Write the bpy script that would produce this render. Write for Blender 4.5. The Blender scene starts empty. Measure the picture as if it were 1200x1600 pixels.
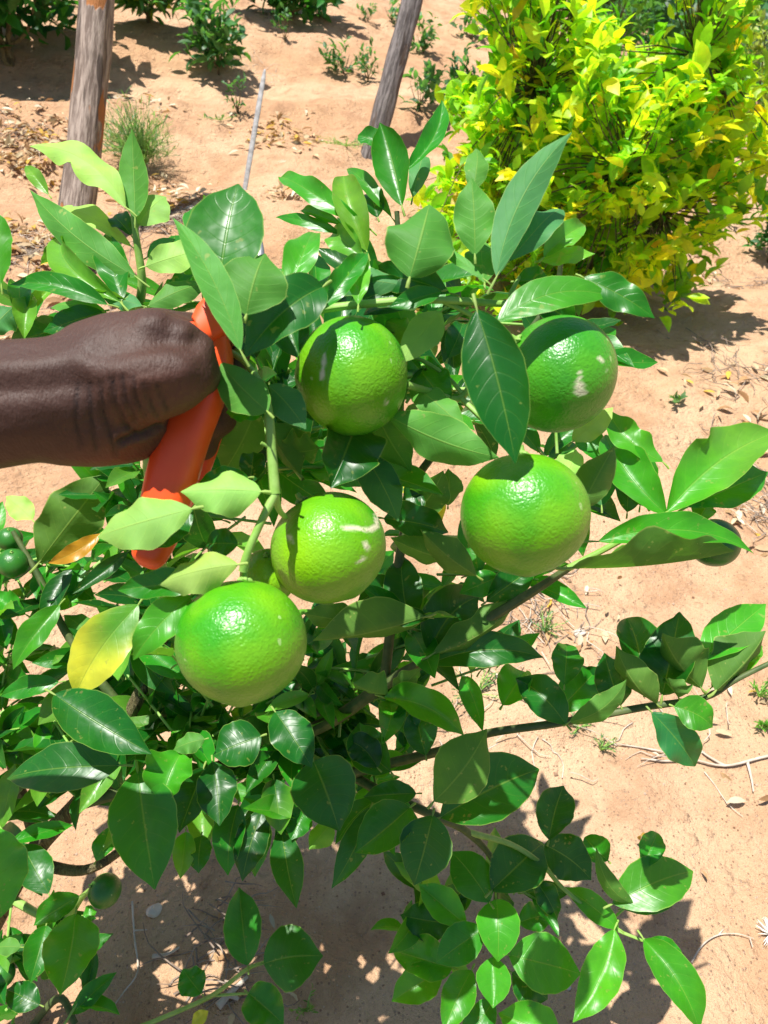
import bpy, bmesh, math, random
import numpy as np
from mathutils import Vector, Matrix
R = math.radians
random.seed(7); rng = np.random.default_rng(7)
scene = bpy.context.scene
COL = scene.collection

# ------------------------------------------------------------------ camera, sky, sun, exposure
FPX = 1164.0; PITCH = R(36.0); CAMZ = 1.5
cam_d = bpy.data.cameras.new('camera'); cam = bpy.data.objects.new('camera', cam_d); COL.objects.link(cam)
cam.location = (0, 0, CAMZ); cam.rotation_euler = (R(90) - PITCH, 0, 0)
cam_d.sensor_fit = 'VERTICAL'; cam_d.sensor_height = 36.0; cam_d.lens = 36.0 * FPX / 1600.0
cam_d.clip_start = 0.02; cam_d.clip_end = 1500
cam_d.dof.use_dof = True; cam_d.dof.focus_distance = 0.62; cam_d.dof.aperture_fstop = 17.0
scene.camera = cam
SUN = Vector((-0.17, -0.03, 1.0)).normalized()
w = bpy.data.worlds.new('World'); scene.world = w; w.use_nodes = True
nt = w.node_tree; nt.nodes.clear()
sky = nt.nodes.new('ShaderNodeTexSky'); sky.sky_type = 'NISHITA'; sky.sun_disc = False
sky.sun_elevation = math.asin(SUN.z); sky.sun_rotation = math.atan2(SUN.x, SUN.y)
bg = nt.nodes.new('ShaderNodeBackground'); bg.inputs['Strength'].default_value = 0.075
out = nt.nodes.new('ShaderNodeOutputWorld')
nt.links.new(sky.outputs[0], bg.inputs[0]); nt.links.new(bg.outputs[0], out.inputs[0])
sl = bpy.data.lights.new('sun', 'SUN'); sl.energy = 5.0; sl.angle = R(0.5); sl.color = (1.0, 0.965, 0.90)
so = bpy.data.objects.new('sun', sl); COL.objects.link(so); so.rotation_euler = SUN.to_track_quat('Z', 'Y').to_euler()
scene.view_settings.view_transform = 'Standard'; scene.view_settings.look = 'None'
scene.view_settings.exposure = 0.72; scene.view_settings.gamma = 1.0

CAM = np.array([0, 0, CAMZ]); FW = np.array([0, math.cos(PITCH), -math.sin(PITCH)])
UP = np.array([0, math.sin(PITCH), math.cos(PITCH)]); RT = np.array([1.0, 0, 0])
def dm(d): return d if d < .80 else .80 + (d - .80) * .5
def P(px, py, d):                      # point at depth d metres along the camera axis
    return CAM + RT * ((px - 600) / FPX * d) + UP * ((800 - py) / FPX * d) + FW * d

# ------------------------------------------------------------------ numpy noise and terrain height
_perm = rng.random((256, 256))
def vnoise(x, y):
    x = np.asarray(x, float); y = np.asarray(y, float)
    xi = np.floor(x).astype(int); yi = np.floor(y).astype(int); fx = x - xi; fy = y - yi
    fx = fx * fx * (3 - 2 * fx); fy = fy * fy * (3 - 2 * fy)
    a = _perm[xi & 255, yi & 255]; b = _perm[(xi + 1) & 255, yi & 255]
    c = _perm[xi & 255, (yi + 1) & 255]; d = _perm[(xi + 1) & 255, (yi + 1) & 255]
    return (a * (1 - fx) + b * fx) * (1 - fy) + (c * (1 - fx) + d * fx) * fy - 0.5
def sstep(a, b, x):
    t = np.clip((x - a) / (b - a), 0, 1); return t * t * (3 - 2 * t)
def H(x, y):
    x = np.asarray(x, float); y = np.asarray(y, float)
    z = np.where(y < 4, 0.38 + 0.14 * np.maximum(y - 0.7, 0), 0.842 + 0.085 * (y - 4))
    z = z - 0.13 * np.clip(x, -3.5, 9) * sstep(0.5, 2.5, y) * (1 + 0.2 * sstep(4, 12, y))
    z = z + 14 * sstep(28, 110, y) - 1.5 * sstep(6, 13, y) * sstep(.16, .36, x / np.maximum(y, .5)) * (1 - .6 * sstep(20, 60, y))
    u = x * 0.80 + y * 0.6; v = -x * 0.55 + y * 0.83            # banks run down to the right
    wv = v + 0.5 * vnoise(u * 0.8, v * 0.8)
    z = z + 0.15 * sstep(1.4, 2.6, y) * (np.abs(((wv / 1.25) % 1.0) - 0.5) * 2 - 0.5)
    z = z + 0.16 * vnoise(x * 0.9 + 3, y * 0.9) * sstep(1.0, 3.0, y)
    z = z + 0.035 * vnoise(x * 4.1, y * 4.1 + 9) + 0.018 * vnoise(x * 11.3, y * 11.3) + sstep(1.2, 2.2, y) * (.08 * np.maximum(0, vnoise(x * 6.1 + 40, y * 8.1) - .12) + .05 * np.maximum(0, vnoise(x * 15, y * 17) - .15))
    z = z + 0.007 * vnoise(x * 31.0, y * 31.0)
    return z
def G(px, py):                         # where the ray through a pixel meets the terrain
    o = P(px, py, 1.0) - CAM
    t = 0.9; pt = CAM + o * t
    while t < 120:
        p = CAM + o * t
        if p[2] < float(H(p[0], p[1])): break
        pt = p; t *= 1.006
    return np.array([p[0], p[1], float(H(p[0], p[1]))])
def depth_of(p): return float(np.dot(np.asarray(p) - CAM, FW))

# ------------------------------------------------------------------ node helpers and materials
def mat(name):
    m = bpy.data.materials.new(name); m.use_nodes = True
    t = m.node_tree; t.nodes.clear(); return m, t
class N:
    def __init__(s, t): s.t = t
    def new(s, k, **kw):
        n = s.t.nodes.new(k)
        for a, b in kw.items(): setattr(n, a, b)
        return n
    def lk(s, a, b): s.t.links.new(a, b)
    def put(s, sock, v):
        if hasattr(v, 'is_linked') or isinstance(v, bpy.types.NodeSocket): s.lk(v, sock)
        else: sock.default_value = v
    def m(s, op, a, b=0.0, c=None):
        n = s.new('ShaderNodeMath', operation=op)
        s.put(n.inputs[0], a); s.put(n.inputs[1], b)
        if c is not None: s.put(n.inputs[2], c)
        return n.outputs[0]
    def mix(s, f, a, b, blend='MIX'):
        n = s.new('ShaderNodeMix', data_type='RGBA', blend_type=blend)
        s.put(n.inputs[0], f); s.put(n.inputs[6], a); s.put(n.inputs[7], b); return n.outputs[2]
    def ss(s, x, a, b):
        n = s.new('ShaderNodeMapRange', interpolation_type='SMOOTHSTEP')
        s.put(n.inputs[0], x); n.inputs[1].default_value = a; n.inputs[2].default_value = b; return n.outputs[0]
    def noise(s, vec, sc, det=3, rough=.5, out=0):
        n = s.new('ShaderNodeTexNoise'); s.put(n.inputs['Vector'], vec)
        n.inputs['Scale'].default_value = sc; n.inputs['Detail'].default_value = det; n.inputs['Roughness'].default_value = rough
        return n.outputs[out]
    def bump(s, h, st, dist, nrm=None):
        n = s.new('ShaderNodeBump'); s.put(n.inputs['Height'], h); n.inputs['Strength'].default_value = st; n.inputs['Distance'].default_value = dist
        if nrm is not None: s.lk(nrm, n.inputs['Normal'])
        return n.outputs[0]
    def out(s, sh):
        o = s.new('ShaderNodeOutputMaterial'); s.lk(sh, o.inputs[0])
    def pr(s, col, rough, nrm=None, spec=0.5, **kw):
        n = s.new('ShaderNodeBsdfPrincipled'); s.put(n.inputs['Base Color'], col); s.put(n.inputs['Roughness'], rough)
        s.put(n.inputs['Specular IOR Level'], spec)
        if nrm is not None: s.lk(nrm, n.inputs['Normal'])
        for k, v in kw.items(): s.put(n.inputs[k.replace('_', ' ')], v)
        return n.outputs[0]
def c4(r, g, b): return (r, g, b, 1.0)

def leaf_material(name, veins=True, gloss=0.28, trans=0.34):
    m, t = mat(name); n = N(t)
    at = n.new('ShaderNodeAttribute', attribute_name='Col'); obj = n.new('ShaderNodeTexCoord').outputs['Object']
    col = at.outputs['Color']
    mot = n.noise(obj, 55, 3); big = n.noise(obj, 16, 2); und = n.noise(obj, 48, 2)
    col = n.mix(n.m('MULTIPLY', n.ss(mot, .38, .75), .55), col, n.mix(1.0, col, c4(1.45, 1.35, .9), 'MULTIPLY'))
    col = n.mix(n.m('MULTIPLY', n.ss(big, .35, .7), .4), col, n.mix(1.0, col, c4(.65, .72, .8), 'MULTIPLY'))
    spots = n.ss(n.noise(obj, 150, 2), .68, .73)
    col = n.mix(n.m('MULTIPLY', spots, .40), col, c4(.30, .34, .08)); blem = n.ss(n.noise(obj, 62, 4, .7), .68, .72); col = n.mix(n.m('MULTIPLY', blem, .5), col, c4(.22, .19, .07))
    nrm = None; h = n.noise(obj, 120, 2)
    if veins:
        uv = n.new('ShaderNodeUVMap'); sx = n.new('ShaderNodeSeparateXYZ'); n.lk(uv.outputs[0], sx.inputs[0])
        u, v = sx.outputs[0], sx.outputs[1]
        av = n.m('MULTIPLY', n.m('ABSOLUTE', n.m('SUBTRACT', v, .5)), 2.0)
        x = n.m('FRACT', n.m('MULTIPLY', n.m('SUBTRACT', u, n.m('MULTIPLY', n.m('POWER', av, 1.3), .20)), 8.3))
        d = n.m('ABSOLUTE', n.m('SUBTRACT', x, .5))
        vn = n.m('MULTIPLY', n.m('SUBTRACT', 1.0, n.ss(d, .0, .085)), n.m('SUBTRACT', 1.0, n.ss(av, .65, .92)))
        mid = n.m('SUBTRACT', 1.0, n.ss(av, .012, .045)); edge = n.ss(av, .95, .995)
        col = n.mix(n.m('ADD', n.m('MULTIPLY', vn, .08), n.m('MULTIPLY', mid, .42)), col, n.mix(.55, col, c4(.32, .50, .08)))
        col = n.mix(n.m('MULTIPLY', edge, .6), col, n.mix(.6, col, c4(.42, .60, .12)))
        h = n.m('ADD', n.m('MULTIPLY', h, .45), n.m('MULTIPLY', n.m('ADD', n.m('MULTIPLY', vn, .22), mid), -.7))
        h = n.m('ADD', h, n.m('MULTIPLY', n.m('SINE', n.m('MULTIPLY', x, 6.283)), -.05))
    h = n.m('ADD', h, n.m('MULTIPLY', und, 3.4)); nrm = n.bump(h, .40, .0011)
    back = n.new('ShaderNodeNewGeometry').outputs['Backfacing']
    pale = n.mix(.20, n.mix(1.0, col, c4(1.7, 1.35, 1.8), 'MULTIPLY'), c4(.27, .48, .12))
    base = n.mix(back, col, pale)
    rough = n.m('ADD', n.m('ADD', gloss, n.m('MULTIPLY', big, .16)), n.m('MULTIPLY', back, .2))
    sh = n.pr(base, rough, nrm, n.m('SUBTRACT', .55, n.m('MULTIPLY', back, .34)))
    tr = n.new('ShaderNodeBsdfTranslucent')
    n.put(tr.inputs[0], n.mix(.30, n.mix(1.0, col, c4(2.2, 2.1, .8), 'MULTIPLY'), c4(.15, .42, .02))); n.lk(nrm, tr.inputs[1])
    mx = n.new('ShaderNodeMixShader'); mx.inputs[0].default_value = trans
    n.lk(sh, mx.inputs[1]); n.lk(tr.outputs[0], mx.inputs[2]); n.out(mx.outputs[0]); return m
M_LEAF = leaf_material('leaf'); M_FOL = leaf_material('small_leaf', False, .42, .42); M_YEL = leaf_material('yellow_leaf', False, .40, .50)

def soil_material():
    m, t = mat('soil'); n = N(t); obj = n.new('ShaderNodeTexCoord').outputs['Object']
    a = n.noise(obj, 1.3, 4); b = n.noise(obj, 9, 5, .6); c = n.noise(obj, 70, 4, .65); g = n.noise(obj, 420, 3, .7)
    col = n.mix(n.ss(a, .35, .68), c4(.55, .325, .180), c4(.67, .445, .275))
    col = n.mix(n.m('MULTIPLY', n.ss(b, .42, .72), .65), col, c4(.40, .215, .12))
    col = n.mix(n.m('MULTIPLY', n.ss(c, .50, .72), .45), col, c4(.68, .44, .28))
    pt = n.noise(obj, 3.3, 5, .68); col = n.mix(n.m('MULTIPLY', n.ss(pt, .50, .66), .6), col, c4(.42, .235, .125))
    vo = n.new('ShaderNodeTexVoronoi'); n.put(vo.inputs['Vector'], obj); vo.inputs['Scale'].default_value = 190; vo.inputs['Randomness'].default_value = 1
    sp = n.new('ShaderNodeSeparateColor'); n.lk(vo.outputs['Color'], sp.inputs[0])
    peb = n.m('MULTIPLY', n.m('SUBTRACT', 1.0, n.ss(vo.outputs['Distance'], .22, .36)), n.m('GREATER_THAN', sp.outputs[0], .72))
    col = n.mix(n.m('MULTIPLY', peb, .8), col, n.mix(sp.outputs[1], c4(.22, .115, .07), c4(.72, .52, .38)))
    col = n.mix(n.m('MULTIPLY', n.ss(g, .58, .70), .5), col, c4(.26, .14, .085))
    vo2 = n.new('ShaderNodeTexVoronoi'); n.put(vo2.inputs['Vector'], obj); vo2.inputs['Scale'].default_value = 34
    s2 = n.new('ShaderNodeSeparateColor'); n.lk(vo2.outputs['Color'], s2.inputs[0])
    clod = n.m('MULTIPLY', n.m('SUBTRACT', 1.0, n.ss(vo2.outputs['Distance'], .15, .45)), n.m('GREATER_THAN', s2.outputs[0], .62))
    h = n.m('ADD', n.m('ADD', n.m('MULTIPLY', b, 3.0), n.m('MULTIPLY', c, 1.3)), n.m('ADD', n.m('MULTIPLY', g, .28), n.m('ADD', n.m('MULTIPLY', peb, .22), n.m('MULTIPLY', clod, .6))))
    n.out(n.pr(col, .93, n.bump(h, .85, .016), .15)); return m
M_SOIL = soil_material()

def bark_material(name, c1, c2, c3, sc=1.0, rough=.85):
    m, t = mat(name); n = N(t); obj = n.new('ShaderNodeTexCoord').outputs['Object']
    mp = n.new('ShaderNodeMapping'); n.put(mp.inputs[0], obj); mp.inputs['Scale'].default_value = (1, 1, .12)
    a = n.noise(mp.outputs[0], 85 * sc, 6, .68); b = n.noise(obj, 9 * sc, 3)
    mp2 = n.new('ShaderNodeMapping'); n.put(mp2.inputs[0], obj); mp2.inputs['Scale'].default_value = (1, 1, .3)
    p = n.noise(mp2.outputs[0], 14 * sc, 3, .5)
    col = n.mix(n.ss(a, .40, .60), c1, c2); crk = n.ss(n.noise(mp.outputs[0], 34 * sc, 2, .4), .36, .40); col = n.mix(n.m('MULTIPLY', n.m('SUBTRACT', 1.0, crk), .75), col, c4(.045, .032, .025)); col = n.mix(n.m('MULTIPLY', n.ss(b, .5, .8), .5), col, n.mix(.5, c1, c4(.05, .04, .035)))
    col = n.mix(n.ss(p, .565, .59), col, c3)
    n.out(n.pr(col, rough, n.bump(n.m('SUBTRACT', a, n.m('MULTIPLY', n.ss(p, .565, .59), .3)), .9, .009), .2)); return m
M_POST = bark_material('weathered_wood', c4(.17, .125, .10), c4(.40, .32, .265), c4(.36, .145, .05))
M_POLE = bark_material('dark_wood', c4(.085, .072, .068), c4(.22, .19, .18), c4(.10, .07, .055))
M_BARK = bark_material('citrus_bark', c4(.16, .13, .06), c4(.25, .22, .11), c4(.11, .09, .05), 4)

def plain(name, c1, c2, sc, rough, spec=.4, bs=.3, bd=.001, **kw):
    m, t = mat(name); n = N(t); obj = n.new('ShaderNodeTexCoord').outputs['Object']
    a = n.noise(obj, sc, 4, .6)
    n.out(n.pr(n.mix(n.ss(a, .3, .7), c1, c2), rough, n.bump(n.noise(obj, sc * 4, 3), bs, bd), spec, **kw)); return m
M_STEM = plain('green_stem', c4(.18, .36, .05), c4(.28, .46, .11), 60, .5)
M_STEMD = plain('dark_green_stem', c4(.045, .085, .02), c4(.10, .13, .04), 70, .6)
M_ORANGE = plain('orange_plastic', c4(.90, .075, .010), c4(.94, .10, .015), 30, .42, .5, .12, .0005)
M_STEEL = plain('steel', c4(.35, .35, .36), c4(.5, .5, .5), 40, .35, .5, Metallic=.9)
M_STAKE = plain('pale_metal', c4(.20, .19, .185), c4(.38, .37, .37), 50, .5, .5)
M_TWIG = plain('dry_twig', c4(.42, .34, .26), c4(.60, .52, .43), 40, .85)
M_TWIGD = plain('dark_dry_twig', c4(.17, .12, .09), c4(.34, .27, .21), 40, .85)
M_STONE = plain('stone', c4(.50, .43, .36), c4(.64, .58, .50), 30, .8)
M_PLASTIC_BLACK = plain('black_rubber', c4(.02, .02, .02), c4(.03, .03, .03), 30, .5)

def attr_material(name, rough=.8, trans=.25):
    m, t = mat(name); n = N(t)
    at = n.new('ShaderNodeAttribute', attribute_name='Col'); obj = n.new('ShaderNodeTexCoord').outputs['Object']
    col = n.mix(n.m('MULTIPLY', n.noise(obj, 90, 3), .7), at.outputs['Color'], n.mix(1.0, at.outputs['Color'], c4(.6, .55, .5), 'MULTIPLY'))
    sh = n.pr(col, rough, None, .3); tr = n.new('ShaderNodeBsdfTranslucent'); n.put(tr.inputs[0], col)
    mx = n.new('ShaderNodeMixShader'); mx.inputs[0].default_value = trans
    n.lk(sh, mx.inputs[1]); n.lk(tr.outputs[0], mx.inputs[2]); n.out(mx.outputs[0]); return m
M_DRY = attr_material('dry_leaf')

def fruit_material(name, c1, c2, big=1.0):
    m, t = mat(name); n = N(t)
    obj = n.new('ShaderNodeTexCoord').outputs['Object']; at = n.new('ShaderNodeAttribute', attribute_name='Col')
    ac = n.new('ShaderNodeSeparateColor'); n.lk(at.outputs['Color'], ac.inputs[0])
    a = n.noise(obj, 22 / big, 3); f = n.noise(obj, 260 / big, 2)
    col = n.mix(n.ss(a, .35, .68), c1, n.mix(.5, c1, c2))
    col = n.mix(ac.outputs[1], col, c2)
    vo = n.new('ShaderNodeTexVoronoi'); n.put(vo.inputs['Vector'], obj); vo.inputs['Scale'].default_value = 620 / big
    pit = n.m('SUBTRACT', 1.0, n.ss(vo.outputs['Distance'], .0, .5))
    col = n.mix(n.m('MULTIPLY', pit, .12), col, n.mix(1.0, col, c4(.35, .55, .3), 'MULTIPLY'))
    dots = n.ss(n.noise(obj, 150 / big, 1), .74, .78); col = n.mix(n.m('MULTIPLY', dots, .5), col, c4(.45, .60, .25))
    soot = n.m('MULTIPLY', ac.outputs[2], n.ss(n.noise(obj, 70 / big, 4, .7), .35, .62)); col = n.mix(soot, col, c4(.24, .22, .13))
    scar = n.m('MULTIPLY', ac.outputs[0], n.ss(n.noise(obj, 190 / big, 3), .28, .45)); col = n.mix(scar, col, c4(.62, .60, .40))
    h = n.m('ADD', n.m('MULTIPLY', pit, -.30), n.m('ADD', n.m('MULTIPLY', n.noise(obj, 130 / big, 2), .7), n.m('MULTIPLY', n.noise(obj, 520 / big, 1), .8)))
    sh = n.pr(col, n.m('ADD', .35, n.m('MULTIPLY', scar, .4)), n.bump(h, .36, .0012 * big), .5)
    n.out(sh); return m
M_FRUIT = fruit_material('green_peel', c4(.028, .27, .005), c4(.25, .52, .006)); M_FRUITG = fruit_material('deep_green_peel', c4(.018, .21, .010), c4(.12, .42, .008))
M_FRUITD = fruit_material('dark_green_peel', c4(.018, .13, .014), c4(.05, .22, .02), .5)

def skin_material():
    m, t = mat('skin'); n = N(t); obj = n.new('ShaderNodeTexCoord').outputs['Object']
    at = n.new('ShaderNodeAttribute', attribute_name='Col')
    a = n.noise(obj, 30, 4); mp = n.new('ShaderNodeMapping'); n.put(mp.inputs[0], obj); mp.inputs['Scale'].default_value = (2.2, .7, .7)
    f = n.noise(mp.outputs[0], 420, 3, .6); g = n.noise(obj, 150, 3, .6)
    col = n.mix(n.m('MULTIPLY', n.ss(a, .3, .7), .5), at.outputs['Color'], n.mix(1.0, at.outputs['Color'], c4(.62, .58, .58), 'MULTIPLY'))
    h = n.m('ADD', n.m('MULTIPLY', f, .6), n.m('MULTIPLY', g, .9))
    n.out(n.pr(col, n.m('ADD', .50, n.m('MULTIPLY', g, .22)), n.bump(h, .95, .0009), .45, Subsurface_Weight=.08, Subsurface_Radius=(.006, .002, .001), Subsurface_Scale=1.0)); return m
M_SKIN = skin_material()

# ------------------------------------------------------------------ mesh builder
class MB:
    def __init__(s): s.v = []; s.f = []; s.uv = []; s.c = []; s.n = 0
    def grid(s, pts, uvs, cols, nu, nv):          # (nu+1)*(nv+1) points
        o = s.n; s.v.append(np.asarray(pts)); s.uv.append(np.asarray(uvs)); s.c.append(np.asarray(cols)); s.n += len(pts)
        i, j = np.meshgrid(np.arange(nu), np.arange(nv), indexing='ij'); a = (i * (nv + 1) + j).ravel() + o
        s.f.append(np.stack([a, a + nv + 1, a + nv + 2, a + 1], 1))
    def tube(s, pts, rad, col=(.1, .1, .1), seg=8, smooth=4, cap=True):
        pts = np.array(pts, float); rad = np.array(rad, float) if hasattr(rad, '__len__') else np.full(len(pts), rad)
        if smooth > 1 and len(pts) > 2:
            q = np.vstack([2 * pts[0] - pts[1], pts, 2 * pts[-1] - pts[-2]]); o = []; ro = []
            for i in range(1, len(q) - 2):
                for k in range(smooth):
                    t = k / smooth; p0, p1, p2, p3 = q[i - 1], q[i], q[i + 1], q[i + 2]
                    o.append(.5 * ((2 * p1) + (-p0 + p2) * t + (2 * p0 - 5 * p1 + 4 * p2 - p3) * t * t + (-p0 + 3 * p1 - 3 * p2 + p3) * t ** 3))
                    ro.append(rad[i - 1] * (1 - t) + rad[i] * t)
            o.append(pts[-1]); ro.append(rad[-1]); pts = np.array(o); rad = np.array(ro)
        n = len(pts); tan = np.gradient(pts, axis=0); tan /= np.linalg.norm(tan, axis=1)[:, None] + 1e-12
        ref = np.array([.3, .2, 1.0]) if abs(tan[0][2]) < .9 else np.array([1., 0, 0])
        ring = []
        for i in range(n):
            a = np.cross(tan[i], ref); a /= np.linalg.norm(a) + 1e-12; b = np.cross(tan[i], a); ref = -np.cross(tan[i], a) if False else ref
            th = np.linspace(0, 2 * math.pi, seg + 1); ring.append(pts[i] + rad[i] * (np.cos(th)[:, None] * a + np.sin(th)[:, None] * b))
        v = np.concatenate(ring); s.grid(v, np.zeros((len(v), 2)), np.tile(col, (len(v), 1)), n - 1, seg)
        if cap:
            for e in (0, n - 1):
                vv = np.concatenate([ring[e], np.repeat(pts[e][None], seg + 1, 0)]); s.grid(vv, np.zeros((len(vv), 2)), np.tile(col, (len(vv), 1)), 1, seg)
    def build(s, name, m, parent=None, origin=None, smooth=True, merge=False):
        v = np.concatenate(s.v); f = np.concatenate(s.f); uv = np.concatenate(s.uv); c = np.concatenate(s.c)
        if origin is not None: v = v - np.asarray(origin)
        me = bpy.data.meshes.new(name); me.vertices.add(len(v)); me.vertices.foreach_set('co', v.astype(np.float32).ravel())
        me.loops.add(len(f) * 4); me.loops.foreach_set('vertex_index', f.astype(np.int32).ravel())
        me.polygons.add(len(f)); me.polygons.foreach_set('loop_start', np.arange(0, len(f) * 4, 4, dtype=np.int32))
        me.polygons.foreach_set('loop_total', np.full(len(f), 4, dtype=np.int32))
        me.update(calc_edges=True)
        ul = me.uv_layers.new(name='UVMap'); ul.data.foreach_set('uv', uv[f.ravel()].astype(np.float32).ravel())
        ca = me.color_attributes.new('Col', 'FLOAT_COLOR', 'POINT')
        ca.data.foreach_set('color', np.concatenate([c, np.ones((len(c), 1))], 1).astype(np.float32).ravel())
        me.polygons.foreach_set('use_smooth', np.full(len(f), smooth)); me.materials.append(m); me.validate()
        if merge:
            b = bmesh.new(); b.from_mesh(me); bmesh.ops.remove_doubles(b, verts=b.verts, dist=1e-6); b.to_mesh(me); b.free()
        o = bpy.data.objects.new(name, me); COL.objects.link(o)
        if origin is not None: o.location = Vector(origin)
        if parent is not None: put_under(o, parent)
        return o
def put_under(o, p):
    wl = o.location.copy(); o.parent = p; o.location = wl - (p_world(p))
def p_world(p):
    l = p.location.copy(); q = p.parent
    while q: l += q.location; q = q.parent
    return l
def empty(name, loc, label=None, cat=None, group=None):
    o = bpy.data.objects.new(name, None); COL.objects.link(o); o.location = Vector(loc); o.empty_display_size = .05
    return tag(o, label, cat, group)
def tag(o, label=None, cat=None, group=None, kind=None):
    if label: o['label'] = label
    if cat: o['category'] = cat
    if group: o['group'] = group
    if kind: o['kind'] = kind
    return o

# ------------------------------------------------------------------ the leaf
def nrmz(v): return v / (np.linalg.norm(v) + 1e-12)
def leaf_geo(mb, B, T, hw, nvis, under, col, side=0., bend=0., fold=.28, curl=.35, wav=.10, twist=0., serr=.016, nu=16, nv=8,
             tip=1.0, col2=None, bite=None, pet=True, rs=None, pw=.95, hook=0.):
    """base, tip, half width, normal of the face seen, under: that face is the underside"""
    B = np.asarray(B, float); T = np.asarray(T, float); a = T - B; L = np.linalg.norm(a); a = a / L
    n = nrmz(nvis - a * np.dot(nvis, a)); s = np.cross(n, a); rs = rs or random
    u = np.linspace(0, 1, nu + 1); vv = np.linspace(-1, 1, nv + 1)
    prof = np.sin(math.pi * np.clip(u, 0, 1) ** pw) ** .80 * (1 - .14 * u) / .93
    prof = prof * (1 - .34 * sstep(.80, 1, u) * tip); prof[0] = .03; prof[-1] = .02
    ph = rs.random() * 6.28; fr = 1.6 + rs.random() * 1.4; ph2 = rs.random() * 6.28
    top = -1.0 if under else 1.0
    pts = []; uvs = []; cs = []
    for i, ui in enumerate(u):
        q = 4 * ui * (1 - ui); hk = hook * ui ** 3
        ctr = B + a * (ui * L * (1 - abs(hk) * .04)) + n * (bend * L * q - hk * L * .5) + s * (side * L * q)
        da = a + n * (bend * 4 * (1 - 2 * ui) - hk) + s * (side * 4 * (1 - 2 * ui)); da = nrmz(da)
        tw = twist * (ui - .5); nn = nrmz(n - da * np.dot(n, da)); ss_ = np.cross(nn, da)
        n2 = nn * math.cos(tw) + ss_ * math.sin(tw); s2 = ss_ * math.cos(tw) - nn * math.sin(tw)
        h = hw * prof[i]
        for v in vv:
            av = abs(v); sg = 1 if v > 0 else -1
            # integrate across the half blade: slope angle fold + curl*|v|
            K = 5; x = z = 0.0
            for k in range(K):
                th = fold + curl * (k + .5) / K * av; x += math.cos(th) * av / K; z += math.sin(th) * av / K
            z += wav * av * av * math.sin(6.283 * fr * ui + ph + (0 if sg > 0 else ph2))
            e = 1 + serr * (math.sin(ui * 41 + ph) + .5 * math.sin(ui * 23 + ph2)) * (av > .99)
            if bite is not None and av > .6:
                for (bu, bs, br) in bite:
                    if bs == sg: e *= 1 - .42 * math.exp(-((ui - bu) / br) ** 2) * (av - .6) / .4
            pts.append(ctr + s2 * (sg * x * h * e if v else 0) + n2 * (top * z * h)); uvs.append((ui, v * .5 + .5))
            c = np.array(col)
            if col2 is not None: c = c + (np.array(col2) - c) * float(sstep(.25, .75, ui + .25 * v * v))
            cs.append(c)
    pts = np.array(pts)
    if under: # flip winding by reversing the cross direction
        pts = pts.reshape(nu + 1, nv + 1, 3)[:, ::-1].reshape(-1, 3)
        cs = [cs[i * (nv + 1) + nv - j] for i in range(nu + 1) for j in range(nv + 1)]
    mb.grid(pts, uvs, cs, nu, nv)
    if pet:
        st = B - a * L * .11 - n * L * .02
        pc = np.array(col) * .5 + np.array((.16, .26, .06)) * .5
        mb.tube([st, B - a * L * .05, B + a * L * .04 - n * (.02 * hw)], [.034 * hw + .0004, .032 * hw + .0004, .018 * hw], pc, 6, 2, False)
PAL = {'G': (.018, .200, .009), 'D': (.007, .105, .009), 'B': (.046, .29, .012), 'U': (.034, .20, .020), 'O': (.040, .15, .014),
       'T': (.020, .16, .045), 'P': (.19, .42, .07), 'V': (.022, .17, .012), 'Y': (.62, .62, .05), 'N': (.62, .26, .015), 'L': (.11, .33, .03)}  # O and V: undersides toned for shade and backlight in the colour itself
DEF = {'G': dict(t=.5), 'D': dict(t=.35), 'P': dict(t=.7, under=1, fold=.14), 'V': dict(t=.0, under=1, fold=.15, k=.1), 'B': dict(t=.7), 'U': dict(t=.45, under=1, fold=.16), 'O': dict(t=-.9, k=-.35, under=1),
       'T': dict(t=.4, under=1, fold=.18), 'Y': dict(t=.4), 'N': dict(t=.3), 'L': dict(t=.4)}
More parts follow.
